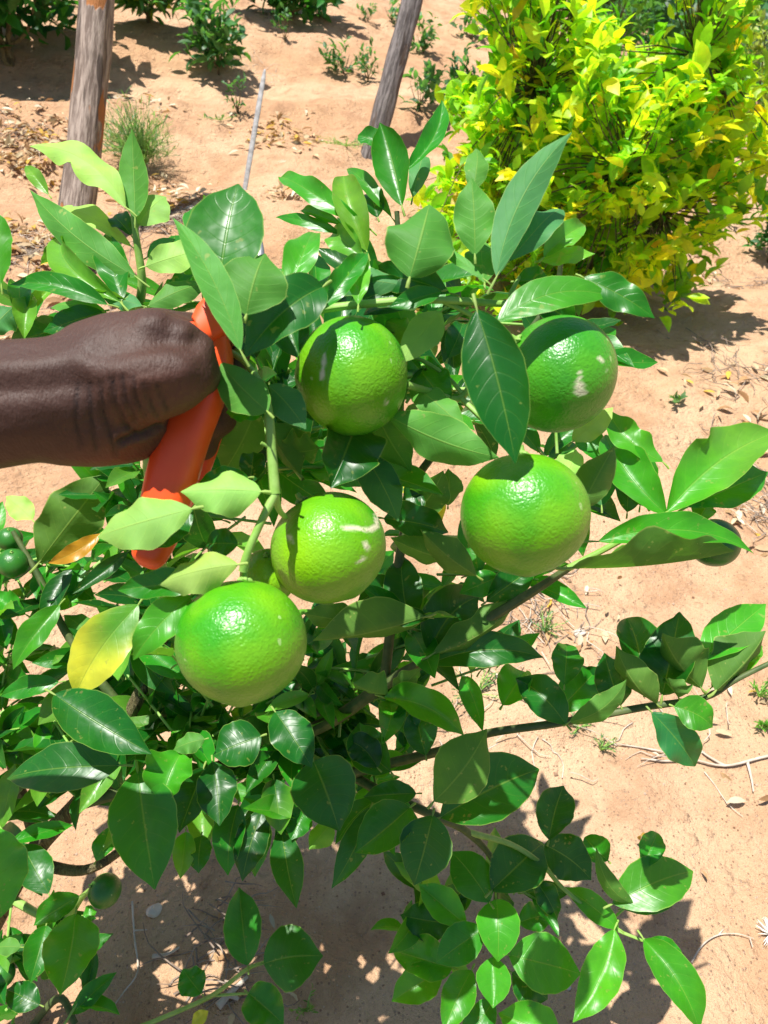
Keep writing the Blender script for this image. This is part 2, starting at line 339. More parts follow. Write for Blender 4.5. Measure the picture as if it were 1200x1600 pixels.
def leaf_px(mb, spec, lod=1):
    """bx by tx ty width_px depth class key=value..."""
    p = spec.split(); bx, by, tx, ty, wpx, d = map(float, p[:6]); d = dm(d); cl = p[6]; o = dict(DEF[cl])
    for kv in p[7:]:
        k, v = kv.split('='); o[k] = v if k == 'c2' else float(v)
    rs = random.Random(int(bx * 7 + by * 13 + tx * 31 + ty * 17))
    k = o.get('k', .45); dy = (by - ty) / FPX * d
    dd = o['dd'] if 'dd' in o else max(-.05, min(.05, dy * k * 1.3))
    B = P(bx, by, d); T = P(tx, ty, d + dd); T = B + (T - B) * 1.03; mid = (B + T) / 2; v = nrmz(CAM - mid); a = nrmz(T - B)
    t = o.get('t', .4) + rs.uniform(-.12, .12); r = o.get('r', rs.uniform(-.25, .25))
    nv_ = v + np.array([0, 0, 1.0]) * t + RT * r; nv_ = nrmz(nv_ - a * np.dot(nv_, a)); vp = nrmz(v - a * np.dot(v, a))
    cosr = max(.42, float(np.dot(nv_, vp)))
    fold = o.get('fold', rs.uniform(.16, .52)) * (1.25 if 'fold' in o else 1); curl = o.get('curl', rs.uniform(-.3, .7))
    hw = wpx * 1.06 / 2 / FPX * d / cosr / (math.cos(fold + curl * .4))
    hw = min(hw, .62 * np.linalg.norm(T - B) + .01)
    base = np.array(PAL[cl]); j = 1 + rs.uniform(-.18, .22); base = base * j * np.array([1 + rs.uniform(-.15, .25), 1, 1])
    if 'c2' in o: c2 = np.array(PAL[o['c2']])
    else: c2 = None
    bite = None
    if rs.random() < .03 or 'bu' in o: bite = [(o.get('bu', rs.uniform(.4, .85)), o.get('bs', rs.choice([-1, 1])), o.get('br', .035))]
    nu, nv = (24, 10) if lod else (10, 6)
    leaf_geo(mb, B, T, hw, nv_, bool(o.get('under', 0)), base, side=o.get('s', rs.uniform(-.03, .03)), bend=o.get('b', rs.uniform(-.01, .11)),
             fold=fold, curl=curl, wav=o.get('w', .09 + rs.uniform(0, .16)) * 1.25, twist=o.get('tw', rs.uniform(-.6, .6)), nu=nu, nv=nv, col2=c2, bite=bite,
             rs=rs, pw=o.get('pw', rs.uniform(.88, 1.02)), hook=o.get('hook', rs.uniform(-.15, .55)))
    return wpx * math.hypot(tx - bx, ty - by), B

# ------------------------------------------------------------------ the ground
def ground():
    nx, ny = 620, 700
    s = np.linspace(-1, 1, nx + 1); x = .9 * np.sinh(5.9 * s); t = np.linspace(0, 1, ny + 1); y = -1.6 + 1.25 * (np.exp(5.4 * t) - 1)
    X, Y = np.meshgrid(x, y, indexing='ij'); Z = H(X, Y)
    mb = MB(); pts = np.stack([X.ravel(), Y.ravel(), Z.ravel()], 1)
    mb.grid(pts, np.zeros((len(pts), 2)), np.zeros((len(pts), 3)) + .5, nx, ny)
    tag(mb.build('ground', M_SOIL), kind='structure')
ground()

# ------------------------------------------------------------------ held fruiting branch
def fruit_obj(name, px, py, rx, ry, d, m, parent, axis=(0, 0, 1), patches=(), scars=(), soot=0, seg=(96, 64)):
    c = P(px, py, d); r = rx / FPX * d * math.cos(math.atan(math.hypot(px - 600, py - 800) / FPX)) * .98; rr = ry / rx
    nu, nv = seg; u = np.linspace(0, math.pi, nv + 1); v = np.linspace(0, 2 * math.pi, nu + 1)
    U, V = np.meshgrid(u, v, indexing='ij'); dirs = np.stack([np.sin(U) * np.cos(V), np.sin(U) * np.sin(V), np.cos(U)], -1).reshape(-1, 3)
    ax = Vector(axis).normalized(); Rm = np.array(ax.to_track_quat('Z', 'Y').to_matrix())
    rad = r * (1 - .05 * np.cos(U) ** 2 - .03 * np.exp(-((U) / .22) ** 2) + .035 * np.exp(-((math.pi - U) / .18) ** 2)).reshape(-1)
    lump = 1 + .012 * np.sin(dirs[:, 0] * 3 + px) * np.sin(dirs[:, 1] * 2.3 + py)
    loc = (dirs * (rad * lump)[:, None]) @ Rm.T
    wd = nrmz_rows(loc)
    cols = np.zeros((len(loc), 3))
    # camera-plane coordinates of points of the fruit, used to set marks on its skin
    q = loc + c - CAM; dep = q @ FW; sx = 600 + (q @ RT) / dep * FPX; sy = 800 - (q @ UP) / dep * FPX; front = (wd @ nrmz(CAM - c)) > .05
    for (x, y, s_, amt) in patches: cols[:, 1] = np.maximum(cols[:, 1], amt * np.exp(-((sx - x) ** 2 + (sy - y) ** 2) / s_ ** 2) * front)
    for pl in scars:
        wd_ = pl[0]
        for (x0, y0), (x1, y1) in zip(pl[1:-1], pl[2:]):
            L2 = (x1 - x0) ** 2 + (y1 - y0) ** 2; t = np.clip(((sx - x0) * (x1 - x0) + (sy - y0) * (y1 - y0)) / L2, 0, 1)
            dd = np.hypot(sx - x0 - t * (x1 - x0), sy - y0 - t * (y1 - y0)); cols[:, 0] = np.maximum(cols[:, 0], (1 - sstep(wd_ * .6, wd_ * 1.3, dd)) * front)
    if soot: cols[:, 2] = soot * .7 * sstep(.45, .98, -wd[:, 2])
    mb = MB(); mb.grid(loc + c, np.zeros((len(loc), 2)), cols, nv, nu)
    o = mb.build(name, m, parent, origin=c, merge=True); return o, c, r
def nrmz_rows(a): return a / (np.linalg.norm(a, axis=1)[:, None] + 1e-12)
def calyx(parent_obj, c, r, ax, px_seed):     # the little star where fruit meets stem
    mb = MB(); ax = nrmz(np.array(ax, float)); e1 = nrmz(np.cross(ax, [.3, .9, .1])); e2 = np.cross(ax, e1)
    for k in range(5):
        th = k * 1.2566; o = e1 * math.cos(th) + e2 * math.sin(th)
        mb.tube([c + ax * r * .95, c + ax * r * .97 + o * r * .07, c + ax * r * .955 + o * r * .13], [r * .05, r * .045, r * .012], (.2, .25, .08), 6, 2)
    mb.tube([c + ax * r * .92, c + ax * r * 1.1], [r * .07, r * .045], (.2, .25, .08), 8, 1)
    mb.build('calyx', M_STEM, parent_obj, origin=c + ax * r)

hb = P(380, 560, .41)
held = empty('fruiting_branch', hb, 'leafy citrus branch with five large green fruits held up by the hand', 'branch')
stems = [
 ([(352, 545, .415), (385, 568, .405), (412, 610, .392), (421, 655, .388), (424, 700, .388), (430, 772, .388)], [.0024, .0024, .0026, .0034, .0036, .0040], M_STEM),
 ([(430, 772, .388), (408, 815, .385), (386, 866, .384), (380, 892, .386)], [.0034, .0030, .0030, .0034], M_STEM),
 ([(430, 772, .388), (436, 796, .400), (446, 808, .418)], [.0030, .0024, .0020], M_STEM),
 ([(365, 556, .415), (420, 500, .425), (500, 484, .422), (560, 476, .418), (640, 469, .418), (720, 470, .42), (790, 474, .425), (800, 455, .425), (812, 432, .43)], [.003, .0034, .0034, .0032, .003, .0028, .0026, .002, .0014], M_STEM),
 ([(690, 470, .42), (735, 492, .425), (772, 520, .425), (792, 533, .425)], [.002, .002, .002, .0022], M_STEM),
 ([(735, 492, .43), (748, 560, .45), (720, 622, .455), (672, 612, .445), (636, 601, .43)], [.002, .0026, .003, .003, .003], M_STEM),
 ([(720, 622, .455), (770, 670, .44), (808, 706, .415)], [.0026, .0024, .0026], M_STEM),
 ([(640, 556, .46), (665, 566, .46), (700, 590, .46), (722, 615, .455)], [.0014, .0018, .0018, .002], M_STEM),
 ([(424, 700, .388), (408, 692, .385)], [.0016, .0012], M_STEM),
 ([(430, 772, .388), (413, 768, .384)], [.0018, .0014], M_STEM),
]
for pts, rad, m in stems:
    mb = MB(); mb.tube([P(*p) for p in pts], [q * .72 for q in rad], (.1, .2, .05), 10, 6)
    o0 = P(*pts[0]); mb.build('stem', m, held, origin=o0)
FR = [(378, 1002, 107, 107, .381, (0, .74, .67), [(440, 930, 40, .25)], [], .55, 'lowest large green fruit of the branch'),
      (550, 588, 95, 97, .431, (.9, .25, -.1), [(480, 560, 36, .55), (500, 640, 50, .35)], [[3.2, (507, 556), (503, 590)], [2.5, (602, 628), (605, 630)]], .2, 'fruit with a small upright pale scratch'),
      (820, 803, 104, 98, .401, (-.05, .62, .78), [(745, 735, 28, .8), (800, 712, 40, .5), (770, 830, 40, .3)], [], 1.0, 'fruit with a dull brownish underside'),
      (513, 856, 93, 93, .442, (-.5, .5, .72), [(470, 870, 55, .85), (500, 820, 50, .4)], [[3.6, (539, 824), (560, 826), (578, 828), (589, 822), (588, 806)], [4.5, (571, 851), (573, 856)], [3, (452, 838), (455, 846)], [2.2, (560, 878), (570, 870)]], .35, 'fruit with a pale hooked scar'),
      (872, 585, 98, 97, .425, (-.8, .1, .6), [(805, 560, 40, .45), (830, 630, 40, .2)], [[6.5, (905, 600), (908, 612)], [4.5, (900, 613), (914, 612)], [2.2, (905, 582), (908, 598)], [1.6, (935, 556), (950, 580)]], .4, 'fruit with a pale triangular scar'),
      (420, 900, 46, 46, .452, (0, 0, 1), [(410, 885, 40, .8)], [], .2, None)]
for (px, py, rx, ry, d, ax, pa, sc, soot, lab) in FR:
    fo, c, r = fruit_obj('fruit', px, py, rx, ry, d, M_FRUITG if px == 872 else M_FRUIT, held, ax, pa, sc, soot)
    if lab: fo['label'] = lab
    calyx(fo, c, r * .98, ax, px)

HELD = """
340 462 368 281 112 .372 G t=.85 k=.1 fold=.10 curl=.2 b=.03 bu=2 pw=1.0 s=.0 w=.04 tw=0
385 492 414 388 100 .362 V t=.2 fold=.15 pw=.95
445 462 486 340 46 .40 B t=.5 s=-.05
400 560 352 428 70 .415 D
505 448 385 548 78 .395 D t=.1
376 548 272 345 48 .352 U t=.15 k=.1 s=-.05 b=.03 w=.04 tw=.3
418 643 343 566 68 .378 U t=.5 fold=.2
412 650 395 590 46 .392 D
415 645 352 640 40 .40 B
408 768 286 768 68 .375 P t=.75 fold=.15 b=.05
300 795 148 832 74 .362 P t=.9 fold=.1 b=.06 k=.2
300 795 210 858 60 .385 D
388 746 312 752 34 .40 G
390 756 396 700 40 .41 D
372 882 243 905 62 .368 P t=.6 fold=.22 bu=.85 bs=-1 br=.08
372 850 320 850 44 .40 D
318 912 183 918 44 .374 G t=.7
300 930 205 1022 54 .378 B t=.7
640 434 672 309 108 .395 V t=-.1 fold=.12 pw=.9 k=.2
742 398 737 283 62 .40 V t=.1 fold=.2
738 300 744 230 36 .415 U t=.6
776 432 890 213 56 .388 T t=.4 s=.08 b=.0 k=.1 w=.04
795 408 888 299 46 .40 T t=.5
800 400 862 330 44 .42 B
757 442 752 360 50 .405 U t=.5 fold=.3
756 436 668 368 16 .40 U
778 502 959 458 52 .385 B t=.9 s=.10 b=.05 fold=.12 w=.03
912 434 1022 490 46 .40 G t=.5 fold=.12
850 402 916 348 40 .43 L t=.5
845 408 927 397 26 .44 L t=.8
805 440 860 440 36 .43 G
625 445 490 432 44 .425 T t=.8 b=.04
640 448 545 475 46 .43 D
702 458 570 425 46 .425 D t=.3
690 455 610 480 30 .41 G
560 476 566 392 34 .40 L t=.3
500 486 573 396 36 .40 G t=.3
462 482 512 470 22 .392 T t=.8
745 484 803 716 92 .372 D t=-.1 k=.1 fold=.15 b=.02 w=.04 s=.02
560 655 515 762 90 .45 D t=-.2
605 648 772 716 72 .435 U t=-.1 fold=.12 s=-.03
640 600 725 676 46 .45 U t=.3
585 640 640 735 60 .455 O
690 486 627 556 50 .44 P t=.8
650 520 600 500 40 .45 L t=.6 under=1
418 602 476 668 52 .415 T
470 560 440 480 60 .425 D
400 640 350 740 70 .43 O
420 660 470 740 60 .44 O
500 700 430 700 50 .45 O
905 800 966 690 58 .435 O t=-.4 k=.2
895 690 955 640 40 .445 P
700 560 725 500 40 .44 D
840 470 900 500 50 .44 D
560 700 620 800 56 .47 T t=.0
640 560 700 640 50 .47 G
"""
def leaves_under(root, text, lod=1, limit=100):
    specs = [l for l in text.strip().split('\n') if l.strip()]
    def area(l): p = l.split(); return float(p[4]) * math.hypot(float(p[2]) - float(p[0]), float(p[3]) - float(p[1]))
    specs.sort(key=area, reverse=True); rest = specs[limit:]
    for l in specs[:limit]:
        mb = MB(); _, B = leaf_px(mb, l, lod); mb.build('leaf', M_LEAF, root, origin=B)
    return rest
leaves_under(held, HELD)

# ------------------------------------------------------------------ the young citrus tree in front
tb = G(-60, 1500)
tree = empty('citrus_tree', tb, 'young green citrus tree spreading its leafy boughs across the foreground', 'tree')
def limb(pts, rad, m, name='bough'):
    mb = MB(); q = [P(p[0], p[1], dm(p[2])) for p in pts]
    mb.tube(q, rad, (.2, .2, .1), 10, 6); return mb.build(name, m, tree, origin=q[0])
trunk_pts = [tuple(tb + np.array([0, 0, -.03])), P(10, 1400, dm(1.12)), P(60, 1322, dm(1.02)), P(135, 1238, dm(.92)), P(200, 1120, dm(.85)), P(240, 1040, .80), P(262, 960, .76)]
mb = MB(); mb.tube(trunk_pts, [.017, .014, .0115, .0095, .008, .0075, .006], (.2, .2, .1), 12, 8); mb.build('trunk', M_BARK, tree, origin=tb)
BOUGHS = [
 ([(120, 1255, .93), (240, 1222, .90), (360, 1195, .86), (430, 1165, .82), (520, 1125, .77), (600, 1070, .72), (660, 1035, .69), (740, 982, .66), (830, 926, .64), (888, 888, .62)], [.009, .0085, .008, .0075, .007, .006, .0055, .005, .004, .003], M_STEMD),
 ([(888, 888, .62), (960, 850, .61), (1035, 808, .60), (1048, 800, .60)], [.003, .0025, .002, .0018], M_STEM),
 ([(520, 1215, .80), (620, 1190, .76), (700, 1170, .72), (762, 1146, .70), (870, 1130, .68), (1000, 1106, .67), (1100, 1090, .66), (1150, 1062, .65), (1215, 1030, .65)], [.006, .005, .0045, .004, .0038, .0034, .003, .0024, .002], M_STEMD),
 ([(360, 1195, .88), (450, 1195, .84), (540, 1210, .80), (600, 1240, .76), (680, 1275, .74), (730, 1300, .76), (770, 1345, .80), (775, 1400, .82), (765, 1480, .84)], [.007, .006, .0055, .005, .0045, .004, .003, .0028, .002], M_STEMD),
 ([(730, 1300, .76), (800, 1320, .79), (848, 1352, .80), (880, 1388, .81), (948, 1444, .81), (1004, 1470, .80)], [.0035, .003, .0028, .0024, .002, .0015], M_STEM),
 ([(948, 1444, .81), (975, 1420, .80)], [.0018, .0014], M_STEM),
 ([(10, 1400, 1.12), (90, 1440, 1.02), (130, 1400, .84), (146, 1386, .79)], [.006, .004, .003, .002], M_STEM),
 ([(40, 1345, 1.05), (130, 1360, .98), (200, 1320, .95), (250, 1270, .9)], [.008, .006, .005, .003], M_BARK),
 ([(180, 1620, 1.15), (250, 1592, 1.12), (330, 1556, 1.08), (385, 1515, 1.05), (412, 1504, 1.04)], [.0035, .003, .0028, .0024, .002], M_STEM),
 ([(330, 1556, 1.08), (388, 1552, 1.06)], [.0018, .0014], M_STEM),
 ([(262, 960, .76), (240, 800, .72), (225, 640, .68), (218, 500, .62), (222, 440, .60), (214, 380, .59), (208, 335, .585)], [.006, .0055, .005, .004, .0034, .0028, .002], M_STEM),
 ([(200, 1120, .86), (110, 1000, .85), (60, 900, .85), (20, 830, .85)], [.006, .0045, .0035, .0025], M_STEMD),
 ([(60, 1322, 1.02), (20, 1200, .98), (-30, 1060, .95)], [.008, .006, .004], M_BARK),
 ([(30, 1630, 1.2), (90, 1560, 1.15), (118, 1600, 1.12)], [.005, .005, .004], M_STEMD),
 ([(600, 1070, .72), (620, 900, .70), (640, 760, .68), (625, 640, .66), (640, 480, .63), (625, 400, .60), (620, 330, .59)], [.005, .0045, .004, .0035, .003, .0025, .002], M_STEMD),
 ([(1100, 845, .66), (1075, 830, .63), (1048, 803, .61)], [.0015, .0018, .002], M_STEM),
 ([(640, 760, .68), (760, 600, .66), (860, 470, .64), (880, 380, .62)], [.004, .003, .0025, .0018], M_STEMD),
]
for pts, rad, m in BOUGHS: limb(pts, rad, m)
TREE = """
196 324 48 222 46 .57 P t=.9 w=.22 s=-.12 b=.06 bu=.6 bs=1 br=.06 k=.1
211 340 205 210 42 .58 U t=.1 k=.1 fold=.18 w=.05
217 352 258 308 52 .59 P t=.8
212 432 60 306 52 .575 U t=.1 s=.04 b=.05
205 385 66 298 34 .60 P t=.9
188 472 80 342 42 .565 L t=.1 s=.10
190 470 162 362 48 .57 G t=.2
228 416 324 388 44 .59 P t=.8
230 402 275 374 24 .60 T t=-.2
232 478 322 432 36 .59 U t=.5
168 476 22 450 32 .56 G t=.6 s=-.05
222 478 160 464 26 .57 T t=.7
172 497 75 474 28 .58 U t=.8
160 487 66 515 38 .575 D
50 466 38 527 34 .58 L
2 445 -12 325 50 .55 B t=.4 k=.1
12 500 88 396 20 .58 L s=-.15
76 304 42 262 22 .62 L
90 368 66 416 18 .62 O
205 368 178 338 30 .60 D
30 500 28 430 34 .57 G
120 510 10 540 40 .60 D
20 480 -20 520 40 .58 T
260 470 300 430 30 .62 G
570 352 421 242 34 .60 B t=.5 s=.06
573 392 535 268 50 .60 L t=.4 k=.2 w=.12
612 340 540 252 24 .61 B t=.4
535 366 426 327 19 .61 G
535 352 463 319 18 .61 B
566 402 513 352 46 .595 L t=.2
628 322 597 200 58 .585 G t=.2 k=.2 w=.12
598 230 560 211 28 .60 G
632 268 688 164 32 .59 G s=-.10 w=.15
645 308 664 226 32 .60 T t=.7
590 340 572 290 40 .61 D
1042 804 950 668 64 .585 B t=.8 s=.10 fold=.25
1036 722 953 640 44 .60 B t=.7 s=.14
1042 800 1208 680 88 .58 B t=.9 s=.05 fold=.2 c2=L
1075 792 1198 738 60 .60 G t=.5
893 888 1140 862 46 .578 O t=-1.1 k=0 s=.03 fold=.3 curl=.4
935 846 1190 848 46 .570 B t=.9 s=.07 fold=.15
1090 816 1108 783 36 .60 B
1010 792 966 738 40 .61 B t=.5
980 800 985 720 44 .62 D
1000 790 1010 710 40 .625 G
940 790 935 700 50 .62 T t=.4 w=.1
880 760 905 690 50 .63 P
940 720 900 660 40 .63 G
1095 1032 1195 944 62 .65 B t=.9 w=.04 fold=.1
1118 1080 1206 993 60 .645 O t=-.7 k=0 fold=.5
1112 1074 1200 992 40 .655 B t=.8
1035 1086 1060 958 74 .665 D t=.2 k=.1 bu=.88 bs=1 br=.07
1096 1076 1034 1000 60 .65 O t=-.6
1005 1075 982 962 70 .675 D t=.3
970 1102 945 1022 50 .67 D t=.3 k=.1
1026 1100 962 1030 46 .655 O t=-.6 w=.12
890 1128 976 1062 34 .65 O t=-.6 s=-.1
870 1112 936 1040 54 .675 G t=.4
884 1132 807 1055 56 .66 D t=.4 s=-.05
882 1070 888 1002 46 .67 G t=.3
1018 1113 1092 1202 56 .655 T t=.1 k=.1 under=0 fold=.3
1053 1104 1118 1134 50 .645 B t=.6 under=0 s=.06
1060 1090 1045 1060 30 .65 O
960 1085 905 1045 40 .69 D
670 1038 842 1030 52 .665 D t=.3 s=.08
664 964 494 1002 60 .635 O t=-.8 s=.03 w=.03 k=0
670 965 600 960 30 .64 D
565 975 476 962 42 .645 O t=-.5
672 1020 752 926 80 .665 D t=.3 s=.10
676 1022 822 930 40 .65 O t=-.8 s=-.06 k=0
640 975 625 865 60 .68 D t=.2 k=.2
600 1090 724 1142 50 .66 B t=.7 s=.08
785 1102 820 1044 54 .69 B t=.8
605 1086 553 1066 36 .66 O
616 1088 655 1042 30 .66 O
678 1252 762 1148 86 .655 O t=-.3 k=0 fold=.15 w=.04 s=-.02
688 1277 843 1198 98 .675 D t=.7 fold=.12 w=.05
676 1274 650 1377 78 .665 D t=.8 w=.05 fold=.1
640 1262 557 1332 66 .68 G t=.7 w=.05
490 1190 528 1293 96 .70 D t=.7 fold=.12 w=.05
430 1112 486 1194 60 .69 D t=.6
610 1205 560 1128 62 .70 D s=.1 w=.15
590 1200 535 1150 46 .695 D s=-.1
578 1262 518 1380 42 .70 D t=.5 w=.12 s=.06
428 1218 439 1298 48 .73 D t=.4 c2=L
478 1262 455 1312 40 .73 G
520 1285 484 1326 36 .74 L under=1
397 1262 402 1362 44 .76 D c2=G
650 1240 570 1246 36 .70 D
665 1180 650 1110 50 .71 D
640 1150 630 1090 40 .72 G
187 1196 -2 1205 70 .66 D t=.8 fold=.12 w=.05
85 1085 230 1172 74 .67 D t=.8 fold=.15 w=.05
215 1206 240 1382 94 .67 G t=.8 fold=.12 w=.06
282 1178 253 1250 68 .68 B t=.7 fold=.35
318 1200 282 1300 52 .72 D
332 1190 342 1286 58 .71 D
408 1150 333 1178 68 .70 D t=.7
320 1155 268 1170 30 .68 U
290 1300 282 1372 32 .72 B c2=L
315 1306 310 1362 36 .73 D
372 1258 354 1362 46 .73 D c2=G
412 1264 378 1370 48 .725 D
-5 1438 -2 1290 88 .66 B t=.6
76 1396 34 1318 52 .80 D
118 1428 95 1552 76 .80 B t=.9 fold=.12
124 1400 56 1446 38 .80 B t=.8
72 1446 48 1532 44 .84 G
32 1480 -12 1480 24 .82 U
62 1570 8 1545 40 .86 D
150 1345 180 1292 30 .86 G
130 1430 150 1424 22 .86 B
387 1508 374 1390 56 1.04 G t=.6 w=.04
412 1506 502 1494 86 1.03 G t=.9 w=.04 fold=.1
315 1552 286 1513 42 1.05 G
388 1552 441 1598 56 1.05 G
300 1600 325 1580 20 1.1 Y
765 1410 706 1330 62 .775 G t=.8 fold=.1 w=.05
768 1392 852 1310 80 .775 D t=.8 fold=.1 w=.05
858 1312 880 1230 56 .78 D t=.5
850 1320 924 1372 64 .785 D t=.6 s=.05
775 1405 778 1497 62 .79 B t=.9 fold=.14 w=.04
757 1450 683 1500 54 .79 G t=.9 fold=.15 w=.04
795 1492 909 1518 78 .79 B t=.9 fold=.12 w=.04
770 1495 770 1573 50 .785 B t=.9 w=.04
706 1512 616 1480 58 .80 B t=.9 s=.04
729 1446 656 1385 48 .80 B t=.8
705 1442 628 1430 56 .84 D
690 1516 614 1562 52 .81 B t=.7
737 1516 694 1612 48 .805 B t=.8
772 1562 724 1640 44 .82 G
880 1625 782 1582 64 .78 B t=.9
800 1520 856 1560 52 .84 D
810 1442 862 1426 40 .83 G
836 1375 872 1432 34 .84 D
966 1450 884 1386 36 .795 B t=.6
958 1412 1086 1357 72 .785 B t=.9 fold=.12 w=.04
1004 1356 1031 1298 36 .80 G w=.15
990 1412 936 1344 26 .78 O t=-.3 s=.1
950 1345 914 1308 44 .80 G
960 1452 898 1592 54 .79 B t=.6 s=.06 hook=.1
1006 1468 1096 1608 54 .785 B t=.8 s=.05
1012 1470 1068 1502 32 .80 G t=.6
975 1420 1055 1410 30 .82 D
680 1440 730 1400 40 .86 D
60 880 170 744 84 .78 O t=-.3 k=.2 fold=.2
50 812 10 776 36 .84 P
93 945 16 1038 38 .78 B t=.8
92 1066 -2 1086 32 .78 G
156 834 74 878 26 .72 N t=.4 s=.08
200 862 116 926 24 .73 D
216 945 118 1086 76 .68 L t=.6 c2=Y w=.08 k=.1
130 1060 60 1130 40 .82 L
30 1010 -30 950 40 .84 G
40 960 -10 930 36 .85 B
150 1000 100 960 36 .85 U
110 940 130 870 34 .84 G
60 1100 0 1150 40 .86 B
210 760 150 740 26 .80 G
250 760 200 790 30 .82 D
225 900 170 870 26 .80 U
635 770 612 745 34 .66 Y
655 800 690 815 60 .68 Y k=.1
650 800 690 735 56 .65 O
700 790 702 738 44 .66 O
660 770 630 780 46 .64 D
600 810 700 826 50 .63 D
720 880 610 850 46 .62 O t=-.6 k=0
745 900 660 835 50 .615 O t=-.4
760 940 830 890 50 .66 D
780 900 720 925 40 .67 G
590 780 620 735 50 .62 T t=.1
615 905 560 940 40 .70 D
640 560 660 490 44 .58 G
"""
rest = leaves_under(tree, TREE)
# fruits that belong to this tree
for (px, py, r_, d, ax) in [(1117, 848, 43, .66, (-.3, 0, 1)), (15, 842, 22, .84, (.2, 0, 1)), (20, 880, 27, .82, (.2, 0, 1)), (164, 1392, 31, .79, (-.7, 0, .6)), (2, 1522, 27, .84, (-.2, 0, 1))]:
    fo, c, r = fruit_obj('fruit', px, py, r_, r_, d, M_FRUITD, tree, ax, (), (), .6 if px > 1000 else 0, (48, 32))
    calyx(fo, c, r, ax, px)
# fine twigs and the foliage behind the leaves that can be told apart
fol = MB(); tw = MB()
INNER = [(330, 470, 600, 760, .50, .60, 12), (560, 720, 440, 640, .50, .60, 6)]
for l in rest: leaf_px(fol, l, 1)
def cluster(p, dirn, n, ll, cls, spread=.9, wd=.40):
    dirn = nrmz(np.array(dirn)); Lt = ll * n * .16; e = p + dirn * Lt
    tw.tube([p - dirn * .03, p + dirn * Lt * .5 + np.array([0, 0, .004]), e], [.0016, .0014, .001], (.1, .2, .05), 5, 2, False)
    for k in range(n):
        b = p + (e - p) * (k + .5) / n; rv = rng.normal(size=3); rv[2] = rv[2] * .5 + .15
        a = nrmz(dirn * .7 + nrmz(rv) * spread); L = ll * rng.uniform(.6, 1.1)
        cl = cls[rng.integers(len(cls))]; col = np.array(PAL[cl]) * rng.uniform(.75, 1.3)
        nn = np.array([rng.normal() * .35, rng.normal() * .35 - .15, 1.0])
        leaf_geo(fol, b, b + a * L, L * wd * .5 * rng.uniform(.85, 1.15), nn, False, col, side=rng.uniform(-.06, .06), bend=rng.uniform(0, .09), fold=rng.uniform(.1, .4),
                 wav=rng.uniform(.04, .16), twist=rng.uniform(-.6, .6), nu=9, nv=6, serr=.0, rs=random)
FILL = [ # x0 x1 y0 y1 d0 d1 clusters
 (-60, 300, 760, 1180, .84, 1.06, 44), (-60, 110, 1140, 1310, .84, 1.0, 9), (150, 600, 1060, 1240, .76, .98, 42), (240, 640, 960, 1120, .72, .84, 14), (-60, 110, 1230, 1600, .92, 1.14, 10),
 (430, 720, 520, 720, .60, .80, 12), (560, 880, 420, 520, .60, .75, 7), (20, 310, 430, 520, .64, .74, 5),
 (330, 520, 640, 860, .56, .74, 9), (560, 760, 820, 1010, .72, .84, 5), (230, 420, 940, 1120, .80, .92, 6), (690, 790, 1360, 1540, .88, .94, 4), (850, 960, 640, 820, .68, .76, 3), (620, 720, 1010, 1160, .80, .88, 1)]
for (x0, x1, y0, y1, d0, d1, n_) in FILL:
    for k in range(n_):
        fx, fy = rng.uniform(x0, x1), rng.uniform(y0, y1); p = P(fx, fy, dm(rng.uniform(d0, d1)))
        if math.hypot(fx - 164, fy - 1392) < 135: continue      # the small fruit hangs clear of the foliage
        cluster(p, (rng.normal(), rng.normal() - .2, rng.uniform(-.1, .9)), int(rng.integers(4, 8)), .070, 'GGBDDDL')
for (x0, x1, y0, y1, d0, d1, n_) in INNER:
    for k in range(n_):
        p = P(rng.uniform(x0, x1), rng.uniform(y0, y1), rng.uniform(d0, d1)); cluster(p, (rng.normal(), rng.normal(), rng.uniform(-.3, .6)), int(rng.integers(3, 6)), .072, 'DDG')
fo = fol.build('foliage', M_LEAF, tree, origin=tb); tag(fo, kind='stuff')
to = tw.build('twigs', M_STEM, tree, origin=tb); tag(to, kind='stuff')

